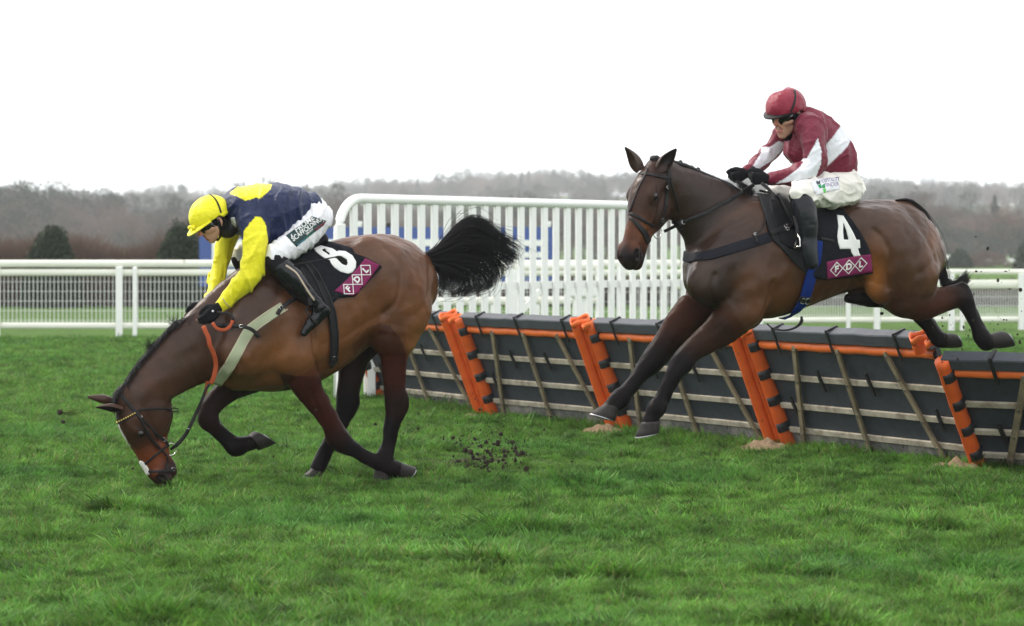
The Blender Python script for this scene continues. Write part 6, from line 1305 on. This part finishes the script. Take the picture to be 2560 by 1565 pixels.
hedge(-500, 520, 75, 2.0, 2.0, 3, "tall reddish leafless hedge behind the rail at the left, round the dome-shaped bush", M_twig2, 22000); hedge(520, 1420, 76, 1.7, 1.1, 4, "reddish leafless hedge behind the blue board", M_twig2); hedge(1380, 3000, 75, .85, .85, 5, "low brown leafless hedge seen through the wire mesh at the right", M_twig)
# ---- woods on the rising ground
def variants(tag_, specs):
    out = []
    for i, (seed, H, m, kw) in enumerate(specs):
        mb, V, Fc = bare_tree(seed, H, **kw); b = len(mb.V); V = np.vstack([np.array(mb.V), V]); Fl = [tuple(f) for f in mb.F] + [tuple(f + b) for f in Fc]; out.append(mesh_obj(tag_, V, Fl, m, None, False))
    return out
def conifer(seed, H, m):
    def shp(r, n):
        z = r.uniform(.08, 1, n); a = r.uniform(0, 6.28, n); R = (1 - z) ** .8 * .20 * (1 + .35 * np.sin(z * 40) + .2 * np.sin(a * 5 + z * 9)) * np.sqrt(r.uniform(.3, 1, n)); return np.stack([R * np.cos(a), R * np.sin(a), z], 1) * H
    V, Fc = leaf_cloud(seed, 2600, shp, H * .018); return mesh_obj("conifer", V, Fc, m, None, False)
def round_evergreen(seed, H, m):
    def shp(r, n):
        c = r.normal(size=(14, 3)) * np.array([.16, .16, .14]) + np.array([0, 0, .62]); i = r.integers(0, 14, n); q = r.normal(size=(n, 3)); q /= np.linalg.norm(q, axis=1, keepdims=True); return (c[i] + q * .14 * r.uniform(.5, 1, (n, 1))) * H
    V, Fc = leaf_cloud(seed, 2600, shp, H * .016); return mesh_obj("evergreen_tree", V, Fc, m, None, False)
M_con = mat("far_evergreen", (.035, .050, .032), .8, .1, noise=(.4, .3))
kw = dict(depth=5, spread=.55, twig=.022)
vs = variants("bare_tree", [(11, 10, M_twig, kw), (12, 9.5, M_twig2, kw), (13, 10.5, M_twig, kw), (14, 9, M_twig3, kw), (15, 10, M_twig2, kw)]) + [conifer(21, 9.6, M_con), round_evergreen(22, 10.5, M_con), round_evergreen(23, 9, M_con)]
def wood(name, n, xr, yr, hfun, label, seed, vw, sc=(.8, 1.15)):
    r = np.random.default_rng(seed); y = np.sqrt(r.uniform(yr[0] ** 2, yr[1] ** 2, n)); x = (r.uniform(*xr, n) - CX) * y / F; z = hill_height(x, y) - .3; s = r.uniform(*sc, n) * hfun((x * F / y) + CX, y); idx = r.choice(len(vs), n, p=np.array(vw) / sum(vw))
    return x, y, z, s, idx, r
def plant_wood(name, parts, label):
    X = [np.concatenate([p[i] for p in parts]) for i in range(5)]; n = len(X[0]); r = parts[0][5]; rot = np.zeros((n, 3)); rot[:, 2] = r.uniform(0, 6.28, n); s = np.stack([X[3] * r.uniform(.9, 1.25, n)] * 2 + [X[3]], 1)
    o = scatter(name, np.stack(X[:3], 1), rot, s, X[4], vs if not hasattr(plant_wood, "c") else [], name + "_trees"); 
    if hasattr(plant_wood, "c"): o.modifiers[0].node_group.nodes["Collection Info"].inputs[0].default_value = plant_wood.c
    else: plant_wood.c = bpy.data.collections[name + "_trees"]
    tag(o, label, "woodland", kind='stuff')
near_h = lambda px, y: (1.02 + .10 * np.sin(px * .009 + 1) + .06 * np.sin(px * .031) - .10 * np.clip((px - 700) / 500, 0, 1) * (px < 1750)) * y / 430
plant_wood("near_wood", [wood("w", 780, (-800, 3400), (390, 470), near_h, "", 31, (3, 3, 3, 1.6, 3, .10, .5, .5)), wood("w", 200, (-800, 760), (440, 480), near_h, "", 32, (1, 1, 1, 2, 1, .15, 1.4, 1.4)), wood("w", 360, (1900, 3400), (370, 420), lambda px, y: near_h(px, y) * .62, "", 35, (1, 1, 1, 3, 1, .1, 3, 3))], "brown leafless wood with a few evergreens along the far side of the course")
plant_wood("far_wood", [wood("w", 1350, (-700, 3300), (760, 1420), lambda px, y: 1.25 + 0 * px, "", 33, (2, 2, 2, 2, 2, .3, 1.0, 1.0)), wood("w", 630, (-700, 3300), (1380, 1480), lambda px, y: 1.3 + 0 * px, "", 34, (1, 1, 1, 2, 1, .35, 1.6, 1.6))], "hazy wooded ridge on the skyline")
tree_thing("bare_tree", gl(2345, 330), 41, 10.4, "tall leafless oak-like tree rising above the wood behind the dark bay's hindquarters", "tree", "tall single trees before the wood", M_twig, depth=6, spread=.6, twig=.011)
tree_thing("bare_tree", gl(2490, 345), 42, 9.2, "leafless tree with russet twigs near the right edge of the photo", "tree", "tall single trees before the wood", M_twig2, depth=6, spread=.6, twig=.011)
tree_thing("bare_tree", gl(335, 350), 43, 7.4, "round-crowned russet tree before the wood, left of the yellow cap", "tree", "tall single trees before the wood", M_twig2, depth=6, spread=.7, twig=.012)

# ---- grass
M_grass = mat("grass_blade", (.085, .17, .022), .5, .10, attr="col", trans=.35)
def grass_mat():
    nt = M_grass.node_tree; L = nt.links; b = nt.nodes["Principled BSDF"]; at = [n for n in nt.nodes if n.type == 'ATTRIBUTE'][0]
    geo = nt.nodes.new("ShaderNodeNewGeometry"); oi = nt.nodes.new("ShaderNodeObjectInfo")
    def nz(scale, det):
        n = nt.nodes.new("ShaderNodeTexNoise"); n.inputs["Scale"].default_value = scale; n.inputs["Detail"].default_value = det; L.new(geo.outputs["Position"], n.inputs["Vector"]); return n.outputs[0]
    def mr(v, a, b_, c, d): n = nt.nodes.new("ShaderNodeMapRange"); L.new(v, n.inputs[0]); [setattr(n.inputs[i + 1], "default_value", x) for i, x in enumerate((a, b_, c, d))]; return n.outputs[0]
    def mx(f, a, b_, bl='MIX'):
        n = nt.nodes.new("ShaderNodeMix"); n.data_type = 'RGBA'; n.blend_type = bl; L.new(f, n.inputs[0]) if not isinstance(f, float) else setattr(n.inputs[0], "default_value", f)
        L.new(a, n.inputs[6]) if not isinstance(a, tuple) else setattr(n.inputs[6], "default_value", (*a, 1)); L.new(b_, n.inputs[7]) if not isinstance(b_, tuple) else setattr(n.inputs[7], "default_value", (*b_, 1)); return n.outputs[2]
    c = mx(mr(nz(1.1, 3), .42, .66, 0, .65), at.outputs["Color"], (.062, .145, .020)); c = mx(mr(nz(2.6, 3), .52, .70, 0, .55), c, (.115, .225, .036)); c = mx(mr(nz(.45, 2), .50, .70, 0, .45), c, (.045, .165, .034))
    v0 = mr(oi.outputs["Random"], 0, 1, .72, 1.28); vn = mr(nz(5.5, 3), .34, .66, .45, 1.5); vm = nt.nodes.new("ShaderNodeMath"); vm.operation = 'MULTIPLY'; L.new(v0, vm.inputs[0]); L.new(vn, vm.inputs[1]); v = vm.outputs[0]; cc = nt.nodes.new("ShaderNodeCombineColor"); [L.new(v, cc.inputs[i]) for i in range(3)]; c = mx(1.0, c, cc.outputs[0], 'MULTIPLY')
    L.new(c, b.inputs["Base Color"]); tr = [n for n in nt.nodes if n.type == 'BSDF_TRANSLUCENT'][0]; L.new(c, tr.inputs[0])
grass_mat()
def tuft_mesh(seed, n=44, rad=.075, h=(.032, .082), wide=.0034):
    r = np.random.default_rng(seed); V = []; Fc = []; C = []; drift = r.normal(size=2) * .35
    for i in range(n):
        a = r.uniform(0, 6.28); q = rad * math.sqrt(r.random()); x, y = q * math.cos(a), q * math.sin(a); hh = r.uniform(*h) * (1.1 - .4 * q / rad); d = np.array([math.cos(a), math.sin(a)]) * r.uniform(.1, .9) + r.normal(size=2) * .35 + drift; w = wide * r.uniform(.6, 1.2); b = r.uniform(0, 3.14); wx, wy = math.cos(b) * w, math.sin(b) * w; n0 = len(V)
        tone = r.random(); col = (.074 + .046 * tone, .184 + .082 * tone, .030 + .016 * r.random()) if r.random() > .08 else (.17, .185, .065)
        if r.random() < .03: col = (.22, .19, .09)
        for k, t in enumerate((0, .4, .75, 1)):
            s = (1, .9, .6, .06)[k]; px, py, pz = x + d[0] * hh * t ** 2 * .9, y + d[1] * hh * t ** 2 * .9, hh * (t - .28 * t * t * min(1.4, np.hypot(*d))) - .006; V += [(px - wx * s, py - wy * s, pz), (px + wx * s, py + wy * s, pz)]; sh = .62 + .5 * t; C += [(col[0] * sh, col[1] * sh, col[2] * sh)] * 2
        Fc += [(n0 + 2 * k, n0 + 2 * k + 1, n0 + 2 * k + 3, n0 + 2 * k + 2) for k in range(3)]
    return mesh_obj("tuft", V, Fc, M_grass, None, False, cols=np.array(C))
tv = [tuft_mesh(50 + i) for i in range(7)] + [tuft_mesh(60 + i, 26, .06, (.06, .125), .0036) for i in range(2)] + [tuft_mesh(70 + i, 22, .08, (.02, .045), .0029) for i in range(3)]
def grass():
    r = np.random.default_rng(77); N = 225000; y = 10.2 / (1 - r.random(N) * (1 - 10.2 / 47.0)); x = r.uniform(-1, 1, N) * (.195 * y + 1.9)
    f = lambda s, sd: wav(np.stack([x, y, 0 * x], 1), s, sd, 6)
    clump = f(1.6, 5) * .5 + f(3.7, 6) * .5; keep = r.random(N) < np.clip(.75 + .35 * clump, .2, 1)
    # worn turf on the landing side, and bare kickmarks
    bare = bare_turf(x, y) * np.clip(.8 + .5 * f(9, 8), 0, 1.2)
    for qx, qy, qr in PILES: keep &= np.hypot(x - qx, (y - qy) * 1.0) > qr * (.85 + .3 * r.random(N))
    keep &= r.random(N) > bare; x, y = x[keep], y[keep]; bare = bare[keep]; clump = clump[keep]; n = len(x); z = ground_height(x, y)
    big = np.clip(wav(np.stack([x, y, 0 * x], 1), 6.5, 15, 6) - .55, 0, 1) * 1.6
    hd = np.full(n, 9.)                                   # the mower leaves long grass along the foot of the hurdle
    for (ax_, ay), (bx, by) in zip(HUR[:-1], HUR[1:]): ux, uy = bx - ax_, by - ay; t = np.clip(((x - ax_) * ux + (y - ay) * uy) / (ux * ux + uy * uy), 0, 1); hd = np.minimum(hd, np.hypot(x - ax_ - t * ux, y - ay - t * uy))
    s = (.78 + .34 * clump + big + .55 * np.exp(-(hd / .35) ** 2) + r.normal(size=n) * .16) * np.where(bare > .2, .55, 1) * (1 + .25 * np.clip((y - 22) / 15, 0, 1)); s = np.clip(s, .35, 2.0); rot = np.stack([r.normal(size=n) * .12, r.normal(size=n) * .12, r.uniform(0, 6.28, n)], 1)
    idx = np.where(r.random(n) < .12 + .12 * (clump > .4), r.integers(7, 9, n), np.where(r.random(n) < .25, r.integers(9, 12, n), r.integers(0, 7, n)))
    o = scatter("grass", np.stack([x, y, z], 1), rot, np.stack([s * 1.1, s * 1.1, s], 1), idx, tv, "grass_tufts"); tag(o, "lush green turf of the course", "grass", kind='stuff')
grass()
# ---- clods, divots
M_clod = mat("wet_clod", (.030, .022, .016), .85, .2, noise=(30, .4), bump=(90, .8, .006))
def clod(c, r_, seed, name="clod"):
    V, Fc = sphere((0, 0, 0), 1, 8); V = np.array(V); V = V * (1 + .35 * wav(V, 2.2, seed)[:, None]) * r_ * np.random.default_rng(seed).uniform(.6, 1.3, 3); o = mesh_obj(name, V, Fc, M_clod, None, False); o.location = c; return o
rr = np.random.default_rng(9)
def spray(name, n, cx, cy, sx, sy, Y, sY, r0, r1, label, ground=False):
    V, Fc = [], []
    for i in range(n):
        px, py = cx + rr.normal() * sx, cy + rr.normal() * sy; yy = Y + rr.normal() * sY; c = np.array(S(px, py, yy)); rad = r0 + (r1 - r0) * rr.random() ** 4
        if c[2] < rad * .3: c = np.array([c[0], yy, rad * .4 + .03])
        v, f = sphere((0, 0, 0), 1, 6); v = np.array(v); v = v * (1 + .4 * wav(v, 2.4, i)[:, None]) * rad * rr.uniform(.5, 1.5, 3) + c; b = len(V); V += [tuple(q) for q in v]; Fc += [tuple(k + b for k in q) for q in f]
    o = mesh_obj(name, V, Fc, M_clod, None, False); tag(o, label, "mud", kind='stuff')
spray("flying_mud", 230, 2420, 800, 110, 80, 18.2, .4, .0028, .011, "specks of mud thrown up round the hind legs of the jumping horse"); spray("turf_spray", 260, 1228, 1140, 55, 28, 18.3, .22, .004, .019, "dark earth clods kicked up behind the stumbling horse's forefoot"); spray("fine_mud", 130, 560, 1090, 190, 70, 17.5, .3, .002, .006, "fine specks of mud in the air round the stumbling horse's head and forelegs"); spray("scattered_mud", 170, 1130, 1080, 130, 55, 18.4, .3, .002, .010, "scattered earth crumbs over the worn turf by the hurdle")
def divot():
    c = S(150, 1030, 17.2); r = empty("flying_divot", c); tag(r, "clod of turf with grass still attached, flying left of the stumbling horse's ears", "divot"); V, Fc = sphere((0, 0, 0), .02, 10, (1.0, .8, .9)); V = np.array(V); V = V + .006 * wav(V, 150, 3)[:, None]; mesh_obj("soil", V, Fc, M_clod, r, False)
    r_ = np.random.default_rng(3); n = 60; t = np.linspace(0, 1, 5); P = np.zeros((n, 5, 3)); d = r_.normal(size=(n, 3)) * .018
    for k in range(5): P[:, k] = np.array([.015, 0, 0]) + d * t[k] + np.array([.10, 0, -.01]) * t[k] * r_.uniform(.3, 1.2, (n, 1)) + r_.normal(size=(n, 3)) * .002
    V, Fc = tube_strands(P, np.tile(.0018 * (1 - .7 * t), (n, 1))); mesh_obj("grass_blades", V, Fc, mat("divot_grass", (.10, .17, .03), .6, .3), r)
    o = clod(S(158, 1054, 17.2), .012, 5); tag(o, "small dark clod flying just below the turf divot", "clod")
divot()
# ---- air
def haze():
    m = bpy.data.materials.new("haze_air"); m.use_nodes = True; nt = m.node_tree; nt.nodes.remove(nt.nodes["Principled BSDF"]); v = nt.nodes.new("ShaderNodeVolumePrincipled"); v.inputs["Color"].default_value = (.95, .98, 1.0, 1); v.inputs["Density"].default_value = .00038; v.inputs["Anisotropy"].default_value = .2; nt.links.new(v.outputs[0], nt.nodes["Material Output"].inputs["Volume"])
    o = MB().box(-520, 520, -40, 1560, -1.5, 62).build("haze", m); tag(o, kind='stuff')
haze()
